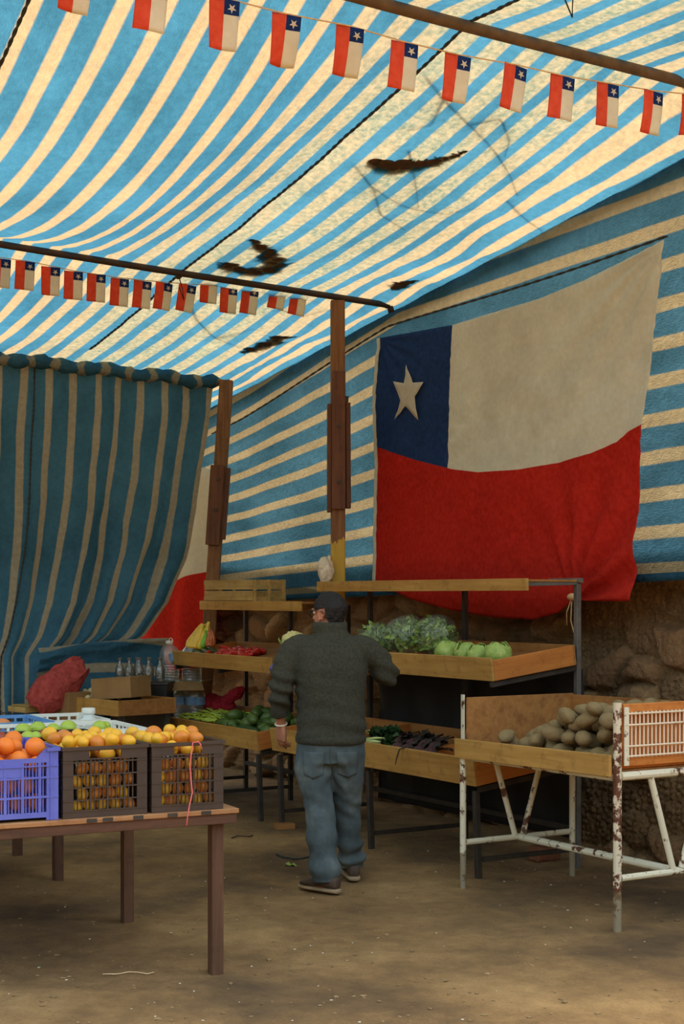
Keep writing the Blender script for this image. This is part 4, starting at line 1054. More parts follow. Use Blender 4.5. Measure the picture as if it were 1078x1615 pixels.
for i, (px, y) in enumerate(((634, .11), (650, .115), (668, .11), (685, .115), (640, .21), (659, .21), (677, .21), (694, .205))):
    a_ = low_spot(px, y + 0.02)
    o = thing('beetroot', 'dark purple beetroot with wilted leaves on the lower tray of the rack', 'beetroot', lowR(a_, y, 0.118 + 0.012 * (i > 3)), ANG + R(-90) + br.uniform(-.7, .7), 'beetroots on the lower tray')
    m = round_mesh(0.08, 1.5)(i); bmesh.ops.scale(m.bm, vec=(0.048, 0.048, 0.044), verts=m.bm.verts); m.build('root', 'beet', o, smooth=True)
    m = MB(); m.tube([(0.04, 0, 0.0), (0.06, 0.006, 0.0), (0.075, 0.0, -0.005)], [0.008, 0.004, 0.001], 6); m.build('root_tip', 'beet', o, smooth=True)
    m = MB()
    for k in range(7): leaf(m.bm, (-0.03, 0, 0.02), (-1, br.uniform(-.9, .9), br.uniform(0.2, 1.2)), (0, 0, 1), br.uniform(0.08, 0.14), 0.04, 0.3, 0.25, 2, 4, k)
    m.build('leaf', 'beetleaf', o, smooth=True)
o = leafy('beet_stalk', 'single wilted stalk hanging over the front board of the lower tray', 'stalk', lowR(low_spot(640, 0.0), -0.012, 0.15), ANG, 'beetleaf', 'beetleaf', 1, 0.01, 8, 0.003)
bpy.data.objects.remove(o.children[1]); ch = o.children[0]; bpy.data.objects.remove(ch)
m = MB(); m.tube([(0.06, 0.05, 0.025), (0.02, 0.02, 0.03), (-0.01, -0.012, 0.01), (-0.04, -0.014, -0.05), (-0.055, -0.013, -0.09)], [0.006, 0.006, 0.005, 0.004, 0.002], 6); m.build('stem', 'beetleaf', o, smooth=True)

# ================================================================== FAR RACK: PEPPERS, CHILLIES, AVOCADOS
def chili_mesh(bend=0.5, fat=0.12):
    def mk(k):
        m = MB(); pts = []; rs_ = []
        for i in range(9):
            t = i / 8; pts.append((t * 2 - 1, bend * (t * t - 0.4) * (1 if k % 2 else -1), 0.05 * math.sin(t * 6 + k))); rs_.append(fat * (0.35 + 0.75 * math.sin(math.pi * min(1, 0.12 + (1 - t) * 0.8)) ) * (1 if i < 8 else 0.2))
        m.tube(pts, rs_, 8); m.tube([(-1, pts[0][1], pts[0][2]), (-1.22, pts[0][1] - 0.05, 0.06)], [0.05, 0.03], 5); return m
    return mk
cr = random.Random(21)
def spot_low(px, y, py=1130): return pt(px, py, b=y)[0]
def scatter(n, pxr, yr, zr, place, spotfn, name, label, cat, group, kinds, mat, size, b0, tilt=0.35, key=None):
    for i in range(n):
        y = cr.uniform(*yr); a_ = spotfn(cr.uniform(*pxr), y + b0); s_ = cr.uniform(*size)
        produce(name, label, cat, group, kinds, mat, place(a_, y, cr.uniform(*zr)), s_, (cr.uniform(-tilt, tilt), cr.uniform(-tilt, tilt), cr.uniform(0, 6.28)), key)
def heap(n, al, ah, y0, y1, r, place, z0, cap, name, label, cat, group, kinds, mat, size, tilt=0.3, K=6, along=None):
    hr = random.Random(n * 7 + int(r * 1000))
    for (x, y, z, rr) in drop(n, lambda: (hr.uniform(al, ah), hr.uniform(y0, y1)), r, lambda x, y: z0, K, hr, lambda x, y: cap):
        yaw = hr.uniform(0, 6.28) if along is None else along + hr.uniform(-.5, .5)
        produce(name, label, cat, group, kinds, mat, place(x, y, z), hr.uniform(*size), (hr.uniform(-tilt, tilt), hr.uniform(-tilt, tilt), yaw))
LF = 0.072
heap(90, spot_low(308, 0.2), spot_low(358, 0.2), 0.09, 0.45, 0.016, lowL, LF + 0.05, 0.23, 'green_chilli', 'thin yellow-green chilli in the heap on the lower tray of the far rack', 'chilli', 'green chillies on the far lower tray', (chili_mesh(), 4), 'chili', (0.055, 0.08))
heap(22, spot_low(345, 0.2), spot_low(386, 0.2), 0.12, 0.42, 0.026, lowL, LF + 0.03, 0.23, 'courgette', 'plump dark green courgette between chillies and avocados on the far lower tray', 'courgette', 'courgettes on the far lower tray', (chili_mesh(0.15, 0.26), 3), 'avocado', (0.085, 0.105), 0.2, along=ANG)
av = random.Random(4)
for (x, y, z, r) in drop(36, lambda: (av.uniform(spot_low(378, 0.25), -2.77), av.uniform(0.12, 0.52)), 0.043, lambda x, y: LF, 8, av, lambda x, y: 0.21):
    produce('avocado', 'dark green avocado heaped at the near end of the far lower tray', 'avocado', 'avocados on the far lower tray', (round_mesh(0.05, 1.2, (1.45, 0.95, 0.95), 0.1), 3), 'avocado', lowL(x, y, z), r, (av.uniform(-.5, .5), av.uniform(-.5, .5), av.uniform(0, 6.28)))
heap(8, spot_low(384, 0.06), -2.86, 0.045, 0.09, 0.02, lowL, LF, 0.16, 'cucumber', 'dark cucumber lying along the front board of the far lower tray', 'cucumber', 'cucumbers on the far lower tray', (chili_mesh(0.05, 0.2), 2), 'cucumber', (0.10, 0.12), 0.1, along=ANG)
heap(6, spot_low(258, 0.3), spot_low(280, 0.3), 0.20, 0.42, 0.016, lowL, LF + 0.03, 0.17, 'carrot', 'orange carrot in the loose row by the water bottles on the far lower tray', 'carrot', 'carrots on the far lower tray', (chili_mesh(0.05, 0.16), 2), 'carrot', (0.07, 0.09), 0.2)
heap(5, spot_low(298, 0.4), spot_low(316, 0.4), 0.30, 0.50, 0.018, lowL, LF + 0.03, 0.17, 'carrot', 'orange carrot beside the red net bag on the far lower tray', 'carrot', 'carrots beside the red net bag', (chili_mesh(0.05, 0.16), 2), 'carrot', (0.08, 0.1), 0.2)
o = thing('net_bag', 'crumpled red net bag at the back of the far lower tray', 'bag', lowL(spot_low(352, 0.5, 1110), 0.45, 0.072), ANG + R(10))
m = MB(); m.ell((0, 0, 0.085), (0.24, 0.11, 0.085), None, 5); m.displace(lambda c, n: n * (0.035 * fbm(c, 7, 4) + 0.010 * math.sin(c.x * 60 + c.z * 30)))
m.build('bag_body', 'redmesh', o, smooth=True)
m = MB(); m.ell((0.17, 0.02, 0.17), (0.15, 0.05, 0.05), (0, -0.5, 0.3), 4); m.displace(lambda c, n: n * 0.02 * fbm(c, 18, 3)); m.build('bag_neck', 'redmesh', o, smooth=True)

def spot_mid(px, y): return pt(px, 1030, b=y + 0.126)[0]
mm_ = lambda px, y: pt(px, 1030, b=y + 0.126)[0]
heap(12, mm_(290, 0.15), mm_(335, 0.15), 0.10, 0.30, 0.018, midL, LF, 0.145, 'cucumber', 'dark green cucumber lying on the middle tray under the hanging packets', 'cucumber', 'cucumbers on the far middle tray', (chili_mesh(0.1, 0.2), 2), 'cucumber', (0.09, 0.11), 0.12, along=ANG)
heap(22, mm_(338, 0.2), mm_(405, 0.2), 0.12, 0.36, 0.022, midL, LF, 0.145, 'red_pepper', 'long red pepper lying along the middle tray of the far rack', 'pepper', 'red peppers on the far middle tray', (chili_mesh(0.3, 0.24), 3), 'redchili', (0.085, 0.11), 0.2, along=ANG)

# coloured packets hanging at the leaning post
hp = at(320, 985, 12.9)
for i, (px, py, mat, lab, w_, h_) in enumerate(((312, 1003, 'yellowbag', 'bulging yellow packet hung by the leaning post', 0.085, 0.20), (323, 1002, 'yellowbag', 'narrow yellow packet beside the green one by the leaning post', 0.05, 0.22), (324, 1008, 'greenbag', 'bright green packet hung between yellow and orange ones', 0.035, 0.13), (332, 1007, 'orangebag', 'orange-brown packet hung nearest the rack by the leaning post', 0.045, 0.13))):
    c = at(px, py, 12.72 - 0.03 * i); o = thing('packet', lab, 'packet', c)
    m = MB(); sl = 0.30 if i < 2 else 0.06
    m.rings([(sl * h_ * (t_ - 0.5), 0, h_ * (t_ - 0.5), w_ * wd_, 0.028 * min(1, wd_ * 1.3), 0.8) for t_, wd_ in ((0, .55), (.02, .8), (.12, .95), (.3, .92), (.5, .74), (.7, .5), (.88, .26), (1.0, .12))], 22)
    bmesh.ops.subdivide_edges(m.bm, edges=m.bm.edges[:], cuts=1, use_grid_fill=True); m.displace(lambda q, n: n * (0.010 * fbm(q, 16, 3, i) + 0.004 * math.sin(math.atan2(q.y, q.x) * 9))); m.build('pouch', mat, o, smooth=True)
    m = MB(); top_ = at(322, 984, 12.80) - c; m.tube([(sl * h_ * 0.48, 0, h_ * 0.48), top_ * 0.8, top_], [0.012, 0.008, 0.006], 6); m.build('knot', mat, o, smooth=True)

# purple bag hanging on the corner of the far middle tray, white bag on the yellow post
def plastic_bag(label, mat, c, rx, ry, rz, hook, seed, yaw=0.0):
    o = thing('plastic_bag', label, 'bag', c, yaw)
    m = MB(); m.ell((0, 0, 0), (rx, ry, rz), None, 5); m.displace(lambda q, n: n * (0.25 * rx * fbm(q, 3.2 / rx * 0.25, 4, seed) + 0.10 * rx * abs(fn3(q, 1.0 / rx, seed))))
    m.build('bag_body', mat, o, smooth=True)
    h = Vector(hook) - Vector(c); h = Matrix.Rotation(-yaw, 3, 'Z') @ h
    m = MB(); m.tube([h * 0.45, h * 0.75, h], [rx * 0.5, rx * 0.28, 0.01], 8); m.displace(lambda q, n: n * 0.006 * fn3(q, 60, seed)); m.build('bag_handle', mat, o, smooth=True)
    return o
plastic_bag('violet plastic bag hanging from the corner of the far middle tray', 'purplebag', at(439, 1056, 10.92), 0.058, 0.05, 0.055, at(444, 1040, 10.95), 3)
plastic_bag('crumpled white plastic bag standing beside the yellow painted post', 'whitebag', at(513, 900, 11.32), 0.062, 0.05, 0.10, at(520, 876, 11.33), 5)
# ================================================================== FRUIT TABLE
TROT = ANG - R(4.6)
TORG = F(1.198, -2.286, 0)
TX = Vector((math.cos(TROT), math.sin(TROT), 0)); TY = Vector((-math.sin(TROT), math.cos(TROT), 0))
def T(x, y, z=0.0): return TORG + TX * x + TY * y + Vector((0, 0, z))
def tpt(px, py, x=None, z=None):
    d = ray(px, py); c = EYEP - TORG
    t = (z - EYE) / d.z if z is not None else (x - c.dot(TX)) / d.dot(TX)
    p = EYEP + d * t - TORG
    return p.dot(TX), p.dot(TY), p.z
TZ = 0.722
tb = thing('market_table', 'long dark wooden table carrying the plastic crates of fruit', 'table', TORG, TROT)
m = MB(); m.span(-3.5, 0.055, -1.65, 0.085, TZ - 0.022, TZ); m.build('table_top', 'tableedge', tb, bevel=0.004)
m = MB(); m.span(0.012, 0.045, -1.63, 0.078, TZ - 0.066, TZ - 0.0225); m.build('apron', 'tablewood', tb, bevel=0.003)
m = MB(); m.span(-3.45, 0.0115, 0.045, 0.075, TZ - 0.066, TZ - 0.0225); m.build('apron', 'tablewood', tb, bevel=0.003)
for x_ in (0.0, -1.20, -2.45, -3.36):
    for y_ in (0.008, -1.58):
        m = MB(); m.bar((x_ - 0.03, y_, -0.03), (x_ - 0.03, y_, TZ - 0.0225), 0.055, 0.055, (1, 0, 0)); m.build('leg', 'legwood', tb, bevel=0.003)
for y_ in (tpt(108 + 0, 1290, x=0.055)[1] + 0.1, tpt(170, 1286, x=0.055)[1], tpt(218, 1286, x=0.055)[1], tpt(272, 1283, x=0.055)[1], tpt(325, 1280, x=0.055)[1]):
    m = MB(); m.span(0.0555, 0.058, y_ - 0.022, y_ + 0.022, TZ - 0.019, TZ - 0.002); m.build('tape_patch', 'steel', tb)

def crate(label, w, d, h, mat, loc, style='brown', name='plastic_crate'):
    o = thing(name, label, 'crate', loc, TROT)
    t = 0.010
    def panel(length, solid, nm, axis, at_):
        """lattice wall of given length; axis 'y' = faces x"""
        mb = MB()
        def seg(u0, u1, z0, z1, th=t):
            if axis == 'y': mb.span(at_ - th / 2, at_ + th / 2, u0, u1, z0, z1)
            else: mb.span(u0, u1, at_ - th / 2, at_ + th / 2, z0, z1)
        L2 = length / 2; cw = 0.045
        if style == 'brown':
            seg(-L2, -L2 + cw, 0, h); seg(L2 - cw, L2, 0, h)
            seg(-L2 + cw, L2 - cw, 0.0, 0.028); 
            seg(-L2 + cw, L2 - cw, h - 0.016, h)
            hh = L2 * 0.38
            seg(-L2 + cw, -hh, h - 0.052, h - 0.016); seg(hh, L2 - cw, h - 0.052, h - 0.016)
            for z_ in (0.072, 0.125, 0.178, 0.231): seg(-L2, L2, z_ - 0.0025, z_ + 0.0025, t * 1.6)
            seg(-L2, L2, h - 0.054, h - 0.049, t * 1.6); seg(-L2, L2, 0.026, 0.031, t * 1.6)
            n = int((length - 2 * cw) / 0.0175)
            for i in range(1, n):
                u = lerp(-L2 + cw, L2 - cw, i / n); big = i % 4 == 0
                q = 0.0022 if not big else 0.004
                seg(u - q, u + q, 0.028, h - 0.05, t * (0.7 if not big else 1.3))
        elif style == 'blue':
            seg(-L2, -L2 + 0.05, -0.012, h); seg(L2 - 0.05, L2, -0.012, h)
            seg(-L2 + 0.05, L2 - 0.05, 0.0, 0.022)
            low = h - 0.04
            seg(-L2 + 0.05, L2 - 0.05, low - 0.018, low)
            for s_ in (-1, 1):
                for k in range(5):
                    u0 = s_ * (L2 - 0.05 - k * 0.008); u1 = s_ * (L2 - 0.05 - (k + 1) * 0.008)
                    seg(min(u0, u1), max(u0, u1), low, low + 0.036 * (1 - k / 5))
            seg(-L2 * 0.45, L2 * 0.45, low - 0.075, low - 0.018)
            for z_ in (0.085, low - 0.08): seg(-L2, L2, z_ - 0.004, z_ + 0.004, t * 1.5)
            seg(-L2, L2, h - 0.075, h - 0.07, t * 1.8)
            n = int((length - 0.1) / 0.014)
            for i in range(1, n):
                u = lerp(-L2 + 0.05, L2 - 0.05, i / n); q = 0.0022 if i % 5 else 0.006
                seg(u - q, u + q, 0.022, low - 0.018, t * 0.8 if i % 5 else t * 1.3)
            for s_ in (-1, 1): seg(s_ * (L2 - 0.032) - 0.003, s_ * (L2 - 0.032) + 0.003, -0.012, h, t * 1.8)
        else:
            seg(-L2, -L2 + 0.03, 0, h); seg(L2 - 0.03, L2, 0, h); seg(-L2 + 0.03, L2 - 0.03, 0, 0.02)
            seg(-L2 + 0.03, L2 - 0.03, h - 0.016, h); seg(-L2 + 0.03, L2 - 0.03, h - 0.05, h - 0.036)
            seg(-L2 + 0.03, L2 - 0.03, h * 0.45, h * 0.45 + 0.01)
            n = int((length - 0.06) / 0.02)
            for i in range(1, n):
                u = lerp(-L2 + 0.03, L2 - 0.03, i / n); seg(u - 0.004, u + 0.004, 0.02, h - 0.05)
                if i % 3 == 0: seg(u - 0.006, u + 0.006, h - 0.036, h - 0.016)
        mb.build(nm, mat, o)
    panel(w, False, 'end_panel', 'y', d / 2 - t / 2); panel(w, False, 'end_panel', 'y', -d / 2 + t / 2)
    panel(d - 2 * t - 0.001, False, 'side_panel', 'x', w / 2 - t / 2); panel(d - 2 * t - 0.001, False, 'side_panel', 'x', -w / 2 + t / 2)
    mb = MB(); mb.span(-d / 2 + t, d / 2 - t, -w / 2 + t, w / 2 - t, 0.004, 0.012); mb.build('bottom', mat, o)
    mb = MB()
    for s_ in (-1, 1):
        mb.span(s_ * (d / 2 + 0.004) - 0.004, s_ * (d / 2 + 0.004) + 0.004, -w / 2 - 0.006, w / 2 + 0.006, h - 0.012, h + 0.002) if style != 'blue' else mb.span(s_ * (d / 2 + 0.004) - 0.004, s_ * (d / 2 + 0.004) + 0.004, w / 2 - 0.05, w / 2 + 0.006, h - 0.012, h + 0.002)
        mb.span(-d / 2 - 0.006, d / 2 + 0.006, s_ * (w / 2 + 0.004) - 0.004, s_ * (w / 2 + 0.004) + 0.004, h - 0.012, h + 0.002)
    mb.build('rim', mat, o)
    return o
def yr(px, x, py=1230): return tpt(px, py, x=x)[1]
def lemon_mk(k): return round_mesh(0.05, 1.4, (1.16, 0.97, 0.97), 0.55)(k)
fr_ = random.Random(31)
def fill(x0, x1, y0, y1, ztop, n, r, name, label, cat, group, kind, mat, cap=0.10, K=8):
    for (x, y, z, rr) in drop(n, lambda: (fr_.uniform(x0 + r * 1.1, x1 - r * 1.1), fr_.uniform(y0 + r * 1.15, y1 - r * 1.15)), r, lambda x, y: ztop - r * 2.2, K, fr_, lambda x, y: ztop + cap):
        produce(name, label, cat, group, (kind, 4), mat if isinstance(mat, str) else fr_.choice(mat), T(x, y, z), rr * 0.97, (fr_.uniform(-.5, .5), fr_.uniform(-.5, .5), fr_.uniform(0, 6.28)))
def front_layer(xf, y0, y1, z0, z1, r, name, label, cat, group, kind, mats):
    ny, nz = int((y1 - y0) / (2 * r)), int((z1 - z0) / (1.86 * r))
    for j in range(nz):
        for i in range(ny - (j % 2)):
            y = y0 + (y1 - y0 - 2 * r * ny) / 2 + r + 2 * r * i + (r if j % 2 else 0); z = z0 + r + j * 1.8 * r
            produce(name, label, cat, group, (kind, 4), fr_.choice(mats), T(xf - r + fr_.uniform(-0.006, 0), y, z), r * fr_.uniform(0.9, 0.98), (fr_.uniform(-1, 1), fr_.uniform(-1, 1), fr_.uniform(0, 6.28)))
X1 = 0.035; D = 0.50
H1 = 0.295
c2l, c2r = yr(237, X1), yr(354, X1); c1l, c1r = yr(97, X1), yr(234, X1)
bl_r = yr(95, X1) - 0.008; bl_l = bl_r - 0.56
for lab, l_, r_, who in (('brown crate of lemons at the table corner with pink string', c2l, c2r, 'corner'), ('brown crate of lemons between the blue crate and the corner crate', c1l, c1r, 'inner')):
    crate(lab, r_ - l_ - 0.012, D, H1, 'brown_plastic', T(X1 - D / 2, (l_ + r_) / 2, TZ + 0.001))
    ring = 'corner brown crate' if who == 'corner' else 'brown crate beside the blue one'
    front_layer(X1 - 0.018, l_ + 0.02, r_ - 0.02, TZ + 0.014, TZ + H1 - 0.03, 0.029, 'lemon', 'lemon seen through the lattice of the ' + ring, 'lemon', 'lemons inside the ' + ring, lemon_mk, ['lemon', 'lemon_amber', 'lemon_amber'])
    fill(X1 - D + 0.015, X1 - 0.02, l_ + 0.02, r_ - 0.02, TZ + H1 - 0.005, 62 if who == 'corner' else 70, 0.030, 'lemon', 'yellow lemon piled on top of the ' + ring, 'lemon', 'lemons on top of the ' + ring, lemon_mk, ['lemon', 'lemon', 'lemon', 'lemon_amber'], 0.028)
crate('blue crate of oranges with a dipped front edge', bl_r - bl_l, D, 0.285, 'blue_plastic', T(X1 - D / 2, (bl_l + bl_r) / 2, TZ + 0.0135), 'blue')
orange_mk = round_mesh(0.02, 1.5, (1, 1, 0.96))
front_layer(X1 - 0.02, bl_l + 0.02, bl_r - 0.02, TZ + 0.03, TZ + 0.23, 0.040, 'orange', 'orange seen through the slats of the blue crate', 'orange', 'oranges inside the blue crate', orange_mk, ['orange'])
fill(X1 - D + 0.015, X1 - 0.02, bl_l + 0.02, bl_r - 0.02, TZ + 0.28, 60, 0.041, 'orange', 'orange heaped on top of the blue crate', 'orange', 'oranges on top of the blue crate', orange_mk, 'orange', 0.035)
m = MB(); pr_ = [(313, 1170), (304, 1171), (302, 1185), (299, 1205), (301, 1230), (303, 1250), (299, 1268), (296, 1285), (294, 1302)]
o = thing('string', 'pink string looped over the rim of the corner lemon crate', 'string', T(0, 0, 0), TROT)
m.tube([Vector(tpt(x, y, x=X1 + 0.024 + 0.02 * (i > 6))) for i, (x, y) in enumerate([(318, 1182), (316, 1174)] + pr_)], 0.003, 6); m.build('strand', 'pink', o, smooth=True)
# second row: black crate of mixed fruit, white crate
x2 = -0.52
y0_, y1_ = yr(-62, x2 - D), yr(132, x2 - D)
crate('low black crate of apples and peaches behind the blue crate', y1_ - y0_, D, 0.275, 'black_plastic', T(x2 - D / 2, (y0_ + y1_) / 2, TZ + 0.001), 'white')
apple_mk = round_mesh(0.05, 1.2, (1, 1, 0.9))
for px, r, mt, nm, lab in ((75, 0.044, 'redapple', 'apple', 'large dark red apple in the black crate'), (103, 0.036, 'peach', 'peach', 'orange-pink peach beside the dark red apple'), (47, 0.034, 'greenapple', 'apple', 'green apple beside the dark red one in the black crate'), (58, 0.030, 'greenapple', 'apple', 'small pale green apple just before the dark red one'), (22, 0.036, 'peach', 'peach', 'peach in the black crate next to the oranges'), (4, 0.037, 'redapple', 'apple', 'red apple at the frame edge of the black crate')):
    y_ = tpt(px, 1165, x=x2 - 0.30)[1]; produce(nm, lab, nm, None, (apple_mk, 4), mt, T(x2 - 0.30 - fr_.uniform(0, .06), y_, TZ + 0.275 - r * 0.35), r, (fr_.uniform(-.4, .4), fr_.uniform(-.4, .4), 0))
y0_, y1_ = yr(131, x2 - D), yr(221, x2 - D)
crate('white slatted crate directly behind the brown lemon crates', y1_ - y0_ - 0.015, D, 0.262, 'white_plastic', T(x2 - D / 2, (y0_ + y1_) / 2 + 0.01, TZ + 0.001), 'white')
x3 = -1.10
y0_, y1_ = yr(-75, x3 - D), yr(103, x3 - D)
crate('wide white crate of green apples behind the black crate', y1_ - y0_ - 0.01, D, 0.262, 'white_plastic', T(x3 - D / 2, (y0_ + y1_) / 2, TZ + 0.001), 'white')
w3 = yr(181, x3 - D)
crate('narrow white crate of green apples beside the wide one', w3 - y1_ - 0.01, D, 0.262, 'white_plastic', T(x3 - D / 2, (w3 + y1_) / 2, TZ + 0.001), 'white')
for i, (px, r, lab) in enumerate(((36, 0.040, 'green apple nearest the blue crate among the pale apples'), (64, 0.042, 'bright green apple in the middle of the wide white crate'), (84, 0.034, 'half sunken green apple in the wide white crate'), (112, 0.042, 'yellow-green apple at the join of the two white crates'), (157, 0.038, 'green apple in the narrow white crate'), (170, 0.03, 'small green apple at the end of the narrow white crate'))):
    y_ = tpt(px, 1150, x=x3 - 0.12)[1]; produce('apple', lab, 'apple', None, (apple_mk, 4), 'greenapple', T(x3 - 0.12 - 0.05 * (i % 2), y_, TZ + 0.262 + r * 0.05), r, (fr_.uniform(-.3, .3), fr_.uniform(-.3, .3), i))
x4 = -1.70
y0_, y1_ = yr(-60, x4 - D), yr(46, x4 - D)
crate('light blue crate at the back of the fruit table', y1_ - y0_ - 0.015, D, 0.262, 'skyblue_plastic', T(x4 - D / 2, (y0_ + y1_) / 2, TZ + 0.001), 'white')
w4 = yr(130, x4 - D)
crate('white crate at the back of the fruit table beside the light blue one', w4 - y1_ - 0.015, D, 0.262, 'white_plastic', T(x4 - D / 2, (w4 + y1_) / 2, TZ + 0.001), 'white')
produce('melon', 'small cream melon in the light blue crate', 'melon', None, (apple_mk, 4), 'peach', T(x4 - 0.10, tpt(4, 1150, x=x4 - 0.1)[1], TZ + 0.235), 0.05, (0, 0, 1))
o = thing('plastic_jug', 'milky white plastic jug with a short neck behind the white crates', 'jug', T(x4 - 0.12, yr(131, x4 - 0.12, 1140) + 0.03, TZ + 0.001), TROT)
m = MB(); m.rings([(0, 0, 0, .075, .075), (0, 0, 0.02, .085, .085, .7), (0, 0, 0.22, .085, .085, .7), (0, 0, 0.25, .06, .06), (0, 0, 0.265, .032, .032), (0, 0, 0.30, .032, .032)], 24); m.build('body', 'jug', o, smooth=True)
m = MB(); m.lathe([(.035, .285), (.037, .29), (.037, .315), (.033, .318)], 20); m.build('cap', 'white_plastic', o, smooth=True)

# ================================================================== CLUTTER IN FRONT OF THE CURTAIN
# wooden tray on legs with garlic, cardboard box on top
tc = at(185, 1131, 11.6); tl = at(82, 1118, 12.3)
ya = math.atan2(tc.y - tl.y, tc.x - tl.x)
o = thing('wooden_tray', 'shallow wooden tray on legs holding garlic and a cardboard box', 'tray', (tc.x, tc.y, 0), ya)
L_ = math.hypot(tc.x - tl.x, tc.y - tl.y); Dp = 0.55; zb_, zt_ = 0.73, 0.85
m = MB(); m.span(-L_, 0, 0, 0.016, zb_, zt_); m.build('front_board', 'ply', o, bevel=0.003)
m = MB(); m.span(-L_, 0, Dp - 0.016, Dp, zb_, zt_); m.build('back_board', 'ply2', o, bevel=0.003)
for x_ in (-L_, -0.016): m = MB(); m.span(x_, x_ + 0.016, 0.0165, Dp - 0.0165, zb_, zt_); m.build('end_board', 'ply2', o, bevel=0.003)
m = MB(); m.span(-L_ + 0.017, -0.017, 0.017, Dp - 0.017, zb_ + 0.06, zb_ + 0.074); m.build('tray_floor', 'ply2', o)
for x_ in (-L_ + 0.05, -0.05):
    for y_ in (0.07, Dp - 0.06): m = MB(); m.bar((x_, y_, -0.03), (x_, y_, zb_), 0.045, 0.045, (1, 0, 0)); m.build('leg', 'steel', o, bevel=0.003)
trM = Matrix.Translation((tc.x, tc.y, 0)) @ Matrix.Rotation(ya, 4, 'Z')
gl = random.Random(8)
for (x, y, z, r) in drop(30, lambda: (gl.uniform(-L_ + 0.05, -L_ + 0.40), gl.uniform(0.05, 0.40)), 0.027, lambda x, y: zb_ + 0.085, 6, gl, lambda x, y: 0.95):
    produce('garlic_bulb', 'cream garlic bulb heaped at the end of the wooden tray', 'garlic', 'garlic bulbs on the wooden tray', (round_mesh(0.10, 2.0, (1, 1, 0.95)), 3), 'garlic', trM @ Vector((x, y, z)), r, (gl.uniform(-.5, .5), gl.uniform(-.5, .5), gl.uniform(0, 6)))
def cardbox(label, c, size, rot, flaps=(), open_top=False):
    o = thing('cardboard_box', label, 'box', c, 0); o.rotation_euler = rot
    sx, sy, sz = size; t = 0.006
    for nm, a_ in (('side', (-sx / 2, sx / 2, -sy / 2, -sy / 2 + t, 0, sz)), ('side', (-sx / 2, sx / 2, sy / 2 - t, sy / 2, 0, sz)), ('side', (-sx / 2, -sx / 2 + t, -sy / 2 + t, sy / 2 - t, 0, sz)), ('side', (sx / 2 - t, sx / 2, -sy / 2 + t, sy / 2 - t, 0, sz)), ('bottom', (-sx / 2 + t, sx / 2 - t, -sy / 2 + t, sy / 2 - t, 0, t))):
        m = MB(); m.span(*a_); m.build(nm, 'card', o, bevel=0.0015)
    if not open_top: m = MB(); m.span(-sx / 2, sx / 2, -sy / 2, sy / 2, sz, sz + t); m.build('lid', 'card', o, bevel=0.0015)
    for (p_, q_, r_, s_) in flaps:
        m = MB(); m.grid(4, 4, lambda u, v: Vector(p_).lerp(Vector(q_), u).lerp(Vector(s_).lerp(Vector(r_), u), v)); m.build('flap', 'card', o, solid=0.005)
    return o
bx = at(191, 1102, 11.95)
cardbox('closed brown cardboard box resting on the wooden tray', (bx.x, bx.y + 0.03, 0.851), (0.36, 0.30, 0.155), (0, R(-4), ya + R(24)))
# red sack and slatted box at the curtain foot
o = thing('sack', 'crumpled red sack slumped over a box at the foot of the curtain', 'sack', at(95, 1085, 12.1))
m = MB()
P0, P1 = at(54, 1112, 12.0) - o.location, at(134, 1046, 12.24) - o.location
def sack(u, v):
    p = P0.lerp(P1, u); w_ = 0.17 * (0.35 + 0.65 * math.sin(math.pi * min(1, u * 0.85 + 0.15)))
    th = (v - 0.5) * math.pi * 1.1
    q = p + Vector((-0.62 * w_ * math.sin(th), -w_ * math.cos(th) * 0.7, w_ * math.sin(th) * 0.62))
    return q + Vector((0, 0.035 * fbm(q, 6, 4), 0.03 * fbm(q, 7, 4, 3) - 0.02 * math.sin(v * 14 + u * 3)))
m.grid(50, 40, sack); m.build('cloth', 'redsack', o, smooth=True, solid=0.004)
c = at(100, 1125, 12.08)
cardbox('worn box under the red sack at the foot of the curtain', (c.x, c.y + 0.12, 0), (0.40, 0.2, 0.88), (0, 0, ya))
c = at(48, 1116, 12.15)
o = thing('slatted_box', 'upturned slatted wooden box with a sunlit edge by the curtain', 'box', (c.x, c.y, 0.73), ya + R(4))
for k in range(3):
    m = MB(); m.span(-0.12, 0.12, -0.10 + k * 0.08, -0.03 + k * 0.08, 0.045, 0.055); m.build('top_slat', 'slat', o, bevel=0.002)
for s_ in (-1, 1):
    m = MB(); m.span(-0.12, 0.12, s_ * 0.12 - 0.012, s_ * 0.12 + 0.012, 0.0, 0.044); m.build('rail', 'slat', o, bevel=0.002)
    m = MB(); m.span(s_ * 0.11 - 0.012, s_ * 0.11 + 0.012, -0.107, 0.107, 0.0, 0.044); m.build('end_rail', 'slat', o, bevel=0.002)
c = at(40, 1135, 12.2)
o = thing('wire_cage', 'dark wire cage standing under the slatted box', 'cage', (c.x, c.y, 0.0), ya + R(4))
m = MB()
for i in range(15):
    for s_ in (-1, 1):
        m.tube([(lerp(-0.32, 0.14, i / 14), s_ * 0.17, 0.0), (lerp(-0.32, 0.14, i / 14), s_ * 0.17, 0.725)], 0.003, 5)
for z_ in (0.02, 0.2, 0.38, 0.55, 0.64, 0.72):
    m.tube([(-0.32, -0.173, z_), (0.14, -0.173, z_), (0.14, 0.173, z_), (-0.32, 0.173, z_), (-0.32, -0.173, z_)], 0.003, 5)
m.build('wire_mesh', 'steel', o)
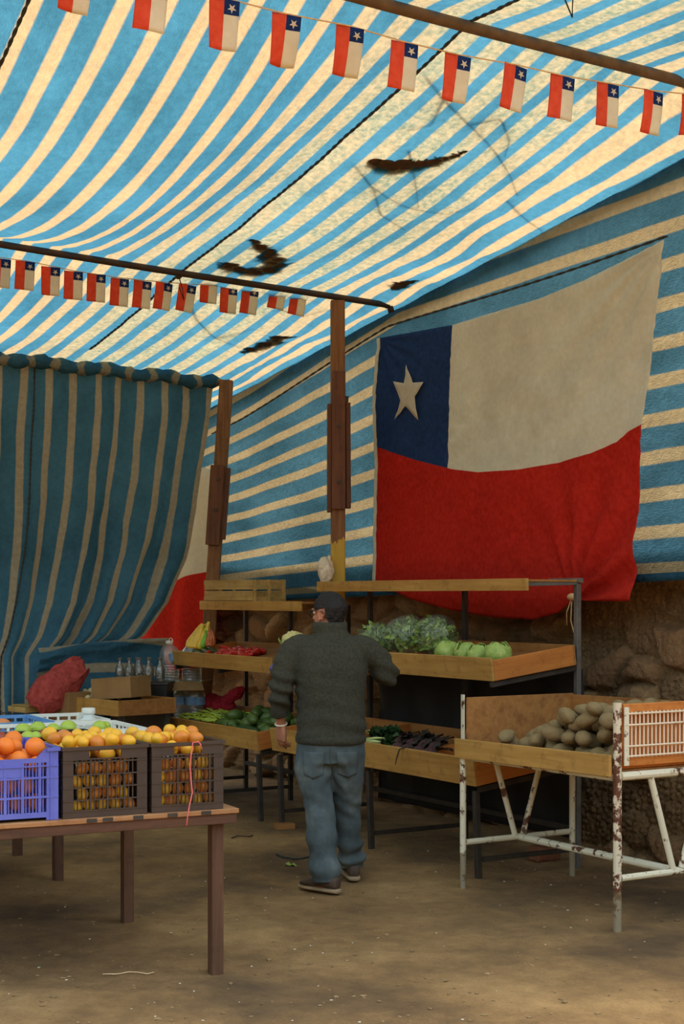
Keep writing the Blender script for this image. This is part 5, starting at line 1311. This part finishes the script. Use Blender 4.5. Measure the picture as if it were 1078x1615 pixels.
# low plank stand with water bottles
sc_ = at(262, 1141, 12.75)
o = thing('plank_stand', 'low plank stand under the big water bottles', 'stand', (sc_.x, sc_.y, 0), R(-10))
m = MB(); m.span(-0.42, 0.34, -0.14, 0.27, 0.545, 0.568); m.build('plank', 'greysteel', o, bevel=0.003)
for x_ in (-0.36, 0.28):
    for y_ in (-0.08, 0.21): m = MB(); m.bar((x_, y_, -0.03), (x_, y_, 0.545), 0.05, 0.05, (1, 0, 0)); m.build('leg', 'steel', o, bevel=0.003)
stM = Matrix.Translation((sc_.x, sc_.y, 0)) @ Matrix.Rotation(R(-10), 4, 'Z')
def water_bottle(label, loc, yaw, handle=True):
    o = thing('water_bottle', label, 'bottle', loc, yaw)
    prof = [(0.02, 0.0), (0.078, 0.004), (0.084, 0.016)]
    for k in range(6): z_ = 0.03 + k * 0.022; prof += [(0.084, z_), (0.080, z_ + 0.006), (0.080, z_ + 0.010), (0.084, z_ + 0.016)]
    prof += [(0.083, 0.175), (0.083, 0.245), (0.080, 0.262), (0.062, 0.292), (0.036, 0.312), (0.026, 0.318), (0.025, 0.332)]
    m = MB(); m.lathe(prof, 28, caps=False); m.build('body', 'pet', o, smooth=True)
    m = MB(); m.lathe([(0.028, 0.322), (0.030, 0.326), (0.030, 0.345), (0.026, 0.348)], 20); m.build('cap', 'white_plastic', o, smooth=True)
    m = MB(); m.grid(24, 2, lambda u, v: (0.0845 * math.cos(lerp(2.6, 5.6, u)), 0.0845 * math.sin(lerp(2.6, 5.6, u)), lerp(0.178, 0.243, v))); m.build('label_band', 'label', o, smooth=True)
    if handle:
        m = MB(); m.tube([Vector((0.03 * math.cos(a_) - 0.028, 0, 0.332 + 0.030 * math.sin(a_) * 0.9 + 0.012)) for a_ in np.linspace(-0.6, 5.2, 16)], 0.004, 6); m.build('carry_ring', 'white_plastic', o, smooth=True)
    return o
for i, (x, y, lab) in enumerate(((-0.26, -0.03, 'large clear water bottle at the outer end of the plank stand'), (-0.08, -0.03, 'large clear water bottle second on the plank stand under the cardboard tray'), (0.09, -0.03, 'large clear water bottle third on the plank stand under the cardboard tray'), (0.26, -0.03, 'large clear water bottle on the plank stand nearest the far rack'), (-0.17, 0.15, 'clear water bottle standing behind the outer one on the plank stand'), (0.10, 0.16, 'clear water bottle at the rear of the plank stand'))):
    water_bottle(lab, stM @ Vector((x, y, 0.569)), 0.4 * i - 0.6, False)
c = stM @ Vector((0.06, 0.06, 0.0))
cb = cardbox('open cardboard tray with folded flaps laid across the lower water bottles', (c.x, c.y, 0.919), (0.56, 0.36, 0.02), (0, 0, R(-10)), (
    ((-0.27, -0.18, 0.02), (0.0, -0.18, 0.02), (0.01, -0.30, -0.03), (-0.27, -0.30, -0.03)), ((0.01, -0.18, 0.02), (0.28, -0.18, 0.02), (0.33, -0.29, -0.04), (0.05, -0.30, -0.045)), ((-0.28, 0.15, 0.02), (-0.28, -0.15, 0.02), (-0.42, -0.15, 0.035), (-0.42, 0.15, 0.035))), True)
for i, (x, y, lab) in enumerate(((0.02, 0.02, 'clear water bottle with white carry ring on the cardboard tray'), (0.21, 0.04, 'clear water bottle on the cardboard tray partly behind the rack'))):
    water_bottle(lab, stM @ Vector((x, y, 0.927)), 2.2 + i)
# small glass bottles on a dark box
c = at(222, 1066, 12.42)
o = thing('dark_box', 'low black box carrying the small glass bottles', 'box', (c.x, c.y, 0.0), R(-5))
m = MB(); m.span(-0.22, 0.24, -0.12, 0.16, 0.0, 0.93); m.build('body', 'black', o, bevel=0.006)
m = MB(); m.span(-0.23, 0.25, -0.13, 0.17, 0.931, 0.95); m.build('lid', 'steel', o, bevel=0.004)
bM = Matrix.Translation((c.x, c.y, 0)) @ Matrix.Rotation(R(-5), 4, 'Z')
proto = None
for i, (x, y) in enumerate(((-0.16, -0.06), (-0.08, -0.07), (0.0, -0.06), (0.08, -0.07), (0.17, -0.06), (-0.04, 0.05), (0.06, 0.05), (0.15, 0.06))):
    if proto is None:
        o = thing('glass_bottle', 'small empty glass bottle in the cluster on the black box', 'bottle', (0, 0, 0), 0, 'small glass bottles on the black box')
        m = MB(); m.lathe([(0.01, 0.0), (0.034, 0.002), (0.037, 0.012), (0.037, 0.10), (0.030, 0.125), (0.014, 0.150), (0.013, 0.185)], 20, caps=False); m.build('body', 'glass', o, smooth=True)
        m = MB(); m.lathe([(0.015, 0.178), (0.0165, 0.18), (0.0165, 0.196), (0.014, 0.198)], 14); m.build('cap', 'greysteel', o, smooth=True)
        proto = o
    else: o = copy_tree(proto)
    o.location = bM @ Vector((x, y, 0.951)); o.rotation_euler = (0, 0, i)

# ================================================================== LITTER ON THE GROUND
def ground(px, py): 
    p = at(px, py, 1.65 * FPX / (py - HOR)); return Vector((p.x, p.y, floorz(p.x, p.y)))
q = ground(457, 1360); o = thing('leaf_scrap', 'scrap of pale green leaf on the ground beside the man', 'leaf', q + Vector((0, 0, 0.006)))
m = MB(); leaf(m.bm, (-0.03, 0, 0), (1, 0.3, 0.1), (0, 0, 1), 0.07, 0.05, 0.3, 0.2, 4, 5); leaf(m.bm, (0.0, 0.01, 0), (0.8, -0.6, 0.2), (0, 0, 1), 0.05, 0.035, 0.3, 0.2, 4, 5); m.build('blade', 'lettuce', o, smooth=True, solid=0.001)
def wire(label, pxs, r, mat):
    pts = [ground(*p_) + Vector((0, 0, r + 0.003)) for p_ in pxs]; fine = []
    for i in range(len(pts) - 1):
        for k in range(5):
            v_ = pts[i].lerp(pts[i + 1], k / 5); v_.z = floorz(v_.x, v_.y) + r + 0.003; fine.append(v_)
    o0 = fine[0].copy(); m = MB(); m.tube([v_ - o0 for v_ in fine], r, 6)
    return tag(m.build('cord', mat, loc=o0, smooth=True), label, 'cord')
wire('black cord lying on the dirt by the man\'s feet', [(436, 1344), (446, 1349), (462, 1352), (478, 1351), (492, 1347)], 0.006, 'rope')
wire('pale string lying on the dirt under the fruit table', [(162, 1534), (180, 1535), (205, 1533), (232, 1535), (245, 1531)], 0.003, 'string')
wire('thin dark twig on the dirt beyond the table leg', [(365, 1320), (375, 1316), (392, 1317), (400, 1315)], 0.004, 'bark')
q = ground(858, 1352); o = thing('brick', 'broken red brick lying under the potato stand', 'brick', q + Vector((0, 0, 0.045)), 0.5)
m = MB(); m.box((0, 0, 0), (0.17, 0.11, 0.085)); bmesh.ops.subdivide_edges(m.bm, edges=m.bm.edges[:], cuts=5, use_grid_fill=True); m.displace(lambda c, n: n * 0.008 * fbm(c, 18, 3)); m.build('fired_clay', 'brick', o, smooth=True)
q = ground(444, 1303); o = thing('wood_block', 'small wooden block under the rack foot', 'block', q + Vector((0, 0, 0.0)), 0.3)
m = MB(); m.box((0.02, 0, 0.02), (0.14, 0.08, 0.04)); m.build('chunk', 'ply2', o, bevel=0.004)
lr = random.Random(77); m = MB()
for k in range(420):
    px, py = lr.uniform(-20, 1100), 1290 + 330 * lr.random() ** 0.8
    p_ = ground(px, py); s_ = lr.uniform(0.003, 0.009) if k % 12 else lr.uniform(0.008, 0.014)
    m.ell(p_ + Vector((0, 0, s_ * 0.3)), (s_ * lr.uniform(0.8, 2), s_, s_ * 0.5), (0, 0, lr.uniform(0, 3)), 1)
tag(m.build('dirt_crumbs', m_noise('dirt_crumb', (96, 72, 44), (176, 146, 100), 1.7, 0.95, 0.1)), kind='stuff')
m = MB()
for k in range(70):
    px, py = lr.uniform(-20, 1100), 1300 + 310 * lr.random()
    p_ = ground(px, py); s_ = lr.uniform(0.003, 0.006); m.ell(p_ + Vector((0, 0, s_ * 0.4)), (s_ * 1.5, s_, s_ * 0.5), (0, 0, lr.uniform(0, 3)), 1)
tag(m.build('paper_litter', 'litter'), kind='stuff')
# ================================================================== THE MAN
MX, MY = -0.065, 8.66
man = None
def remesh(mb, name, mat, voxel, smooth_it=6, parent=None, disp=None, post=None):
    o = mb.build(name, mat)
    x = o.modifiers.new('r', 'REMESH'); x.mode = 'VOXEL'; x.voxel_size = voxel; x.use_smooth_shade = True
    x = o.modifiers.new('s', 'SMOOTH'); x.factor = 0.5; x.iterations = smooth_it
    bake(o)
    bm = bmesh.new(); bm.from_mesh(o.data); bm.normal_update()
    if disp:
        mv = [(v, disp(v.co, v.normal)) for v in bm.verts]
        for v, d_ in mv: v.co += d_
    if post: post(bm)
    bm.to_mesh(o.data); bm.free(); o.data.shade_smooth()
    if parent is not None: o.parent = parent
    return o
HYAW = R(50)
HC = Vector((-0.010, 0.035, 1.548)); HR = Euler((R(-6), 0, HYAW)).to_matrix()
def hp_(x, y, z): return HC + HR @ Vector((x, y, z))
def limb(mb, pts, rs, n=14, k=5):
    """smooth tube through the joints"""
    P = [Vector(p) for p in pts]; fine, fr = [], []
    for i in range(len(P) - 1):
        a0 = P[max(i - 1, 0)]; a1, a2 = P[i], P[i + 1]; a3 = P[min(i + 2, len(P) - 1)]
        for j in range(k):
            t = j / k
            fine.append(0.5 * ((2 * a1) + (a2 - a0) * t + (2 * a0 - 5 * a1 + 4 * a2 - a3) * t * t + (3 * a1 - a0 - 3 * a2 + a3) * t ** 3)); fr.append(lerp(rs[i], rs[i + 1], t))
    fine.append(P[-1]); fr.append(rs[-1]); mb.tube(fine, fr, n)
# joints (x to the side, y away from the camera, z up)
SHL, ELL, WRL = (-0.192, 0.0, 1.355), (-0.285, -0.05, 1.12), (-0.283, 0.045, 0.915)
SHR, ELR, WRR = (0.188, 0.0, 1.355), (0.325, 0.06, 1.205), (0.245, 0.31, 1.225)
HIL, KNL, ANL = (-0.090, 0.0, 0.84), (-0.065, -0.02, 0.47), (-0.025, -0.165, 0.085)
HIR, KNR, ANR = (0.085, 0.02, 0.84), (0.092, 0.12, 0.46), (0.125, 0.24, 0.085)
def hand(mb, w, dirv, palmn, thumb_side, curl, S=1.0):
    """hand from the wrist w along dirv; palmn = way the palm faces; thumb_side = way the thumb leaves"""
    w = Vector(w); d = Vector(dirv).normalized(); n = Vector(palmn); n = (n - d * n.dot(d)).normalized(); s = Vector(thumb_side); s = (s - d * s.dot(d) - n * s.dot(n)).normalized()
    L = 0.095 * S
    for k in range(5):                                   # palm: five strips side by side fused by the remesh
        o_ = (k - 2) * 0.0165 * S
        mb.tube([w + d * 0.0 + s * o_ * 0.6, w + d * L * 0.5 + s * o_, w + d * L + s * o_], [0.017 * S, 0.0165 * S, 0.0125 * S], 10)
    for k, (len_, r_) in enumerate(((0.076, 0.0092), (0.083, 0.0095), (0.077, 0.009), (0.060, 0.008))):
        o_ = (1.5 - k) * 0.0212 * S; p0 = w + d * (L * (0.95 - 0.05 * abs(k - 1))) + s * o_
        sp = s * (1.5 - k) * 0.10; c = curl + 0.08 * k; pts = [p0 - d * 0.012]; a_ = 0.0; p_ = p0
        pts.append(p0)
        for seg in (0.45, 0.32, 0.23):
            a_ += c; p_ = p_ + (d * math.cos(a_) + n * math.sin(a_) + sp).normalized() * len_ * S * seg; pts.append(p_)
        mb.tube(pts, [r_ * 1.1 * S, r_ * 1.08 * S, r_ * S, r_ * 0.92 * S, r_ * 0.75 * S], 10)
        mb.ell(pts[-1], r_ * 0.76 * S, None, 2)
    t0 = w + d * 0.022 + s * 0.028 * S; t1 = t0 + (d * 0.62 + s * 0.62 + n * 0.3).normalized() * 0.045 * S; t2 = t1 + (d * 0.9 + s * 0.18 + n * 0.35).normalized() * 0.034 * S; t3 = t2 + (d * 0.95 + n * 0.25).normalized() * 0.026 * S
    mb.tube([w + d * 0.015 + s * 0.012 * S, t0, t1, t2, t3], [0.015 * S, 0.0145 * S, 0.012 * S, 0.0108 * S, 0.0085 * S], 10); mb.ell(t3, 0.0086 * S, None, 2)
# ---- body: one continuous surface
mb = MB()
mb.rings([(0, 0.0, 0.78, .14, .10), (0, 0, 0.90, .155, .115), (0, 0, 1.05, .15, .105), (0, 0.0, 1.22, .165, .11), (0, 0.0, 1.32, .160, .095), (0, 0.0, 1.39, .10, .07)], 28)
limb(mb, [(0, 0.0, 1.36), (0, 0.012, 1.44), tuple(hp_(0, -0.005, -0.05))], [.075, .062, .06])
# skull, jaw, face
m_ = HR.to_4x4()
def hell(c, r, rot=(0, 0, 0)):
    mm = Matrix.Translation(HC) @ m_ @ Matrix.Translation(Vector(c)) @ Euler(rot).to_matrix().to_4x4() @ Matrix.Diagonal((*r, 1))
    bmesh.ops.create_icosphere(mb.bm, subdivisions=4, radius=1.0, matrix=mm)
hell((0, -0.010, 0.03), (.076, .096, .085)); hell((0, 0.030, -0.03), (.062, .066, .085)); hell((0, 0.058, -0.085), (.036, .036, .026))
hell((0, 0.098, -0.022), (.012, .018, .020), (0.5, 0, 0)); hell((0, 0.090, 0.005), (.009, .012, .028), (0.3, 0, 0))
hell((0, 0.084, -0.062), (.024, .012, .006)); hell((0, 0.083, -0.070), (.020, .011, .006))
for s_ in (-1, 1):
    hell((s_ * 0.033, 0.066, -0.015), (.026, .022, .020)); hell((s_ * 0.030, 0.080, 0.034), (.026, .012, .008))
    for k in range(9):                                   # ear: a rim around a shallow bowl
        a_ = k / 8 * 5.0 - 0.9; hell((s_ * (0.080 + 0.006 * math.sin(a_ * 0.6)), -0.006 - 0.016 * math.cos(a_), -0.006 + 0.029 * math.sin(a_)), (.0065, .0065, .0065))
    hell((s_ * 0.077, -0.004, -0.006), (.006, .014, .025)); hell((s_ * 0.077, 0.004, -0.034), (.007, .008, .009))
limb(mb, [(-0.09, 0, 1.35), SHL, ELL, WRL], [.055, .046, .036, .026]); limb(mb, [(0.09, 0, 1.35), SHR, ELR, WRR], [.055, .046, .036, .026])
hand(mb, WRL, (-0.02, 0.22, -1), (0.75, 0.5, 0.2), (0.75, 0.9, 0), 0.30)
hand(mb, WRR, (-0.30, 1, 0.08), (0, 0.1, -1), (-1, -0.2, 0), 0.35)
limb(mb, [(-0.07, 0, 0.86), HIL, KNL, ANL], [.10, .085, .055, .042]); limb(mb, [(0.07, 0.01, 0.86), HIR, KNR, ANR], [.10, .085, .055, .042])
FL, FR_ = R(48), R(8)                                     # heading of each foot, turned from straight away
def fdir(y): return Vector((-math.sin(y), math.cos(y), 0))
for A_, y_ in ((ANL, FL), (ANR, FR_)):
    A_ = Vector(A_); f_ = fdir(y_); limb(mb, [A_ + Vector((0, 0, 0.02)), A_ - f_ * 0.01 + Vector((0, 0, -0.03)), A_ + f_ * 0.07 + Vector((0, 0, -0.045)), A_ + f_ * 0.15 + Vector((0, 0, -0.055))], [.042, .038, .034, .018])
man = remesh(mb, 'person', 'skin', 0.0052, 3)
man.location = (MX, MY, 0.0)
tag(man, 'man in a dark green pullover and jeans facing the racks, back turned', 'person')
# eyes
for s_ in (-1, 1):
    e_ = MB(); e_.ell(hp_(s_ * 0.030, 0.077, 0.016), 0.0115, None, 3); e_.build('eye', 'white_plastic', man, smooth=True)
# ---- hair
h = MB(); mm = Matrix.Translation(HC) @ m_ @ Matrix.Translation((0, -0.014, 0.030)) @ Matrix.Diagonal((.083, .100, .094, 1))
bmesh.ops.create_icosphere(h.bm, subdivisions=6, radius=1.0, matrix=mm)
inv = (Matrix.Translation(HC) @ m_).inverted()
kill = []
for v in h.bm.verts:
    q = inv @ v.co
    face = q.y > 0.058 - 0.25 * max(0, 0.06 - q.z) - 0.04 * (q.z < 0.03)
    low = q.z < -0.082
    ear = q.y > -0.038 and q.z < 0.030
    if face and q.z < 0.105 - 0.02 or low or ear: kill.append(v)
bmesh.ops.delete(h.bm, geom=kill, context='VERTS')
fw = Matrix.Translation(HC) @ m_
for v in h.bm.verts:                                       # follow the nape below the widest part of the skull
    q = inv @ v.co
    if q.z < 0.03:
        t_ = sstep(0.03, -0.085, q.z); cy = lerp(-0.014, -0.004, t_); th = math.atan2(q.y + 0.014, q.x)
        rx_, ry_ = lerp(0.083, 0.063, t_), lerp(0.100, 0.064, t_); ell0 = math.sqrt(max(0.0, 1 - ((q.z - 0.030) / 0.094) ** 2)) if q.z > -0.01 else 0
        r_ = 1 / math.sqrt((math.cos(th) / rx_) ** 2 + (math.sin(th) / ry_) ** 2)
        q.x, q.y = r_ * math.cos(th), cy + r_ * math.sin(th)
        v.co = fw @ q
h.displace(lambda c, n: n * (0.005 * fbm(c, 30, 4) + 0.003 * fn3((c.x, c.y, c.z * 0.4), 160)))
h.build('hair', 'hair', man, smooth=True, solid=0.007)
# ---- glasses
g = MB()
for s_ in (-1, 1):
    g.tube([hp_(s_ * 0.032 + 0.024 * math.cos(a_), 0.103 - 0.004 * abs(math.cos(a_)), 0.012 + 0.018 * math.sin(a_)) for a_ in np.linspace(0, 6.283, 20)], 0.0026, 6)
    g.tube([hp_(s_ * 0.056, 0.099, 0.020), hp_(s_ * 0.080, 0.06, 0.022), hp_(s_ * 0.086, -0.005, 0.024), hp_(s_ * 0.085, -0.03, 0.004)], 0.0032, 6)
g.tube([hp_(-0.010, 0.104, 0.016), hp_(0, 0.110, 0.02), hp_(0.010, 0.104, 0.016)], 0.0026, 6)
g.build('glasses', 'black', man, smooth=True)
# ---- pullover
mb = MB()
mb.rings([(0.0, 0.0, 0.815, .178, .135, .92), (0.0, 0, 0.84, .196, .150, .92), (0.0, 0, 0.90, .202, .155, .92), (0, 0, 1.0, .196, .150, .92), (0, -0.005, 1.12, .198, .148, .92), (0, -0.008, 1.24, .208, .150, .9), (0, -0.005, 1.31, .210, .138, .9), (0, 0.0, 1.375, .182, .115, .95), (0, 0.006, 1.42, .125, .095), (0, 0.012, 1.45, .094, .090), (-0.002, 0.018, 1.495, .090, .088)], 40)
limb(mb, [(-0.10, 0, 1.335), SHL, (-0.252, -0.035, 1.26), ELL, (-0.290, 0.0, 1.03), (-0.285, 0.025, 0.962)], [.085, .080, .073, .068, .064, .052])
limb(mb, [(0.10, 0, 1.335), SHR, (0.265, 0.02, 1.30), ELR, (0.30, 0.19, 1.213), (0.255, 0.28, 1.223)], [.085, .080, .076, .072, .062, .048])
def folds(c, n):
    hem = sstep(1.02, 0.86, c.z) * (abs(c.x) < 0.24)
    d_ = 0.008 * math.sin(c.z * 62 + 3.0 * fn3(c, 3.5, 1) + c.x * 5) * (0.30 + hem) * (0.5 + 0.5 * fn3(c, 2.5, 8))
    for E_ in (ELL, ELR):
        r_ = (c - Vector(E_)).length
        d_ += 0.012 * math.sin((c.z + 0.35 * c.x) * 75 + 2.5 * fn3(c, 6)) * sstep(0.19, 0.04, r_)
    d_ += 0.010 * fbm(c, 4.5, 4, 2) + 0.0012 * fn3(c, 120)
    return n * d_
def cut_cuffs(bm):
    bmesh.ops.delete(bm, geom=[v for v in bm.verts if v.co.z > 1.493], context='VERTS')
sw = remesh(mb, 'pullover', 'sweater', 0.0085, 5, man, folds, cut_cuffs)
m = MB(); m.rings([(0, 0.0, 0.812, .186, .143, .92), (0, 0, 0.822, .200, .156, .92), (0, 0, 0.850, .203, .159, .92), (0, 0, 0.862, .195, .15, .92)], 48, False); m.displace(lambda c, n: n * 0.004 * fbm(c, 10, 3)); m.build('hem_band', 'sweater', man, smooth=True)
m = MB(); m.rings([(-0.002, 0.014, 1.445, .098, .094), (-0.002, 0.018, 1.470, .099, .097), (-0.003, 0.02, 1.500, .097, .095), (-0.003, 0.02, 1.502, .088, .086), (-0.003, 0.02, 1.47, .086, .084)], 36, False); m.displace(lambda c, n: n * 0.003 * fbm(c, 20, 3)); m.build('collar', 'sweater', man, smooth=True)
m = MB(); w0 = Vector(WRL); ax = (Vector((-0.285, 0.03, 0.962)) - w0).normalized(); x_ = ax.orthogonal().normalized(); y_ = ax.cross(x_)
m.tube([w0 + ax * 0.004 + (x_ * math.cos(a_) + y_ * math.sin(a_)) * 0.033 for a_ in np.linspace(0, 6.283, 24)], 0.005, 8); m.build('wristband', 'bracelet', man, smooth=True)
# ---- jeans
mb = MB()
mb.rings([(0, 0.0, 0.70, .185, .125), (0, 0.0, 0.76, .190, .135, .95), (0, 0, 0.82, .186, .138, .95), (0, 0, 0.875, .180, .132, .95)], 36)
limb(mb, [(-0.085, 0, 0.80), (-0.098, -0.005, 0.66), KNL, (-0.045, -0.09, 0.26), (-0.028, -0.160, 0.105), (-0.025, -0.168, 0.055)], [.108, .104, .088, .082, .086, .080])
limb(mb, [(0.085, 0, 0.80), (0.095, 0.03, 0.66), KNR, (0.105, 0.18, 0.26), (0.122, 0.235, 0.11), (0.125, 0.24, 0.06)], [.108, .100, .084, .076, .078, .074])
def jf(c, n):
    d_ = 0.010 * fbm(c, 5, 4, 5)
    st = sstep(0.42, 0.08, c.z)
    d_ += 0.016 * math.sin(c.z * 52 + 4 * fn3(c, 4, 3) + c.x * 8) * (0.18 + st) * (0.55 + 0.45 * fn3(c, 3, 9))
    for K_ in (KNL, KNR): d_ += 0.006 * math.sin(c.z * 70 + c.x * 40) * sstep(0.16, 0.03, (c - Vector(K_)).length)
    d_ += 0.008 * math.sin(abs(c.x) * 60 + c.z * 40) * sstep(0.20, 0.0, abs(c.z - 0.66)) * (abs(c.x) < 0.1)
    return n * d_
jn = remesh(mb, 'jeans', 'denim', 0.0085, 4, man, jf)
bv = BVHTree.FromPolygons([v.co.copy() for v in jn.data.vertices], [tuple(p.vertices) for p in jn.data.polygons])
def onjeans(x, z, off_=0.004):
    h_ = bv.ray_cast(Vector((x, -1, z)), Vector((0, 1, 0)))
    return h_[0] + Vector((0, -off_, 0)) if h_[0] else Vector((x, -0.13, z))
for s_ in (-1, 1):
    m = MB(); m.grid(10, 10, lambda u, v: onjeans(s_ * 0.095 + (u - 0.5) * 0.125 * (1 - 0.12 * v), 0.775 - 0.13 * v - 0.025 * (1 - abs(u - 0.5) * 2) * v)); m.build('pocket', 'denim', man, smooth=True, solid=0.004)
m = MB(); m.tube([onjeans(0.0, 0.80 - 0.015 * i, 0.001) for i in range(13)], 0.004, 6); m.build('rear_seam', 'denim', man, smooth=True)
# ---- shoes
def shoe(A_, yaw):
    f_ = fdir(yaw); s_ = Vector((f_.y, -f_.x, 0)); o_ = Vector((A_[0], A_[1], 0))
    def ring(t, w_, zlo, zhi, n=20):
        c_ = o_ + f_ * t
        return [c_ + s_ * (w_ * math.copysign(abs(math.cos(a_)) ** 0.7, math.cos(a_))) + Vector((0, 0, lerp(zlo, zhi, 0.5 + 0.5 * math.copysign(abs(math.sin(a_)) ** 0.8, math.sin(a_))))) for a_ in np.linspace(0, 2 * math.pi, n, endpoint=False)]
    def loft(name, mat, st):
        m = MB(); rows = [[m.bm.verts.new(p_) for p_ in ring(*q)] for q in st]; n = len(rows[0])
        for i in range(len(rows) - 1):
            for j in range(n): m.bm.faces.new((rows[i][j], rows[i][(j + 1) % n], rows[i + 1][(j + 1) % n], rows[i + 1][j]))
        m.bm.faces.new(list(reversed(rows[0]))); m.bm.faces.new(rows[-1])
        return m.build(name, mat, man, smooth=True)
    u = loft('shoe', 'shoe', [(-0.092, .018, .028, .075), (-0.085, .032, .024, .088), (-0.04, .038, .022, .092), (0.02, .041, .022, .088), (0.07, .045, .022, .074), (0.12, .046, .022, .060), (0.165, .038, .022, .048), (0.187, .020, .024, .038)])
    so = loft('sole', 'sole', [(-0.098, .020, .0, .024), (-0.09, .035, .0, .026), (-0.04, .042, .0, .026), (0.03, .043, .0, .024), (0.09, .049, .0, .024), (0.135, .048, .0, .024), (0.175, .038, .002, .024), (0.197, .018, .005, .024)])
    so.parent = u
shoe((ANL[0] + 0.0, ANL[1], 0), FL); shoe((ANR[0], ANR[1], 0), FR_)
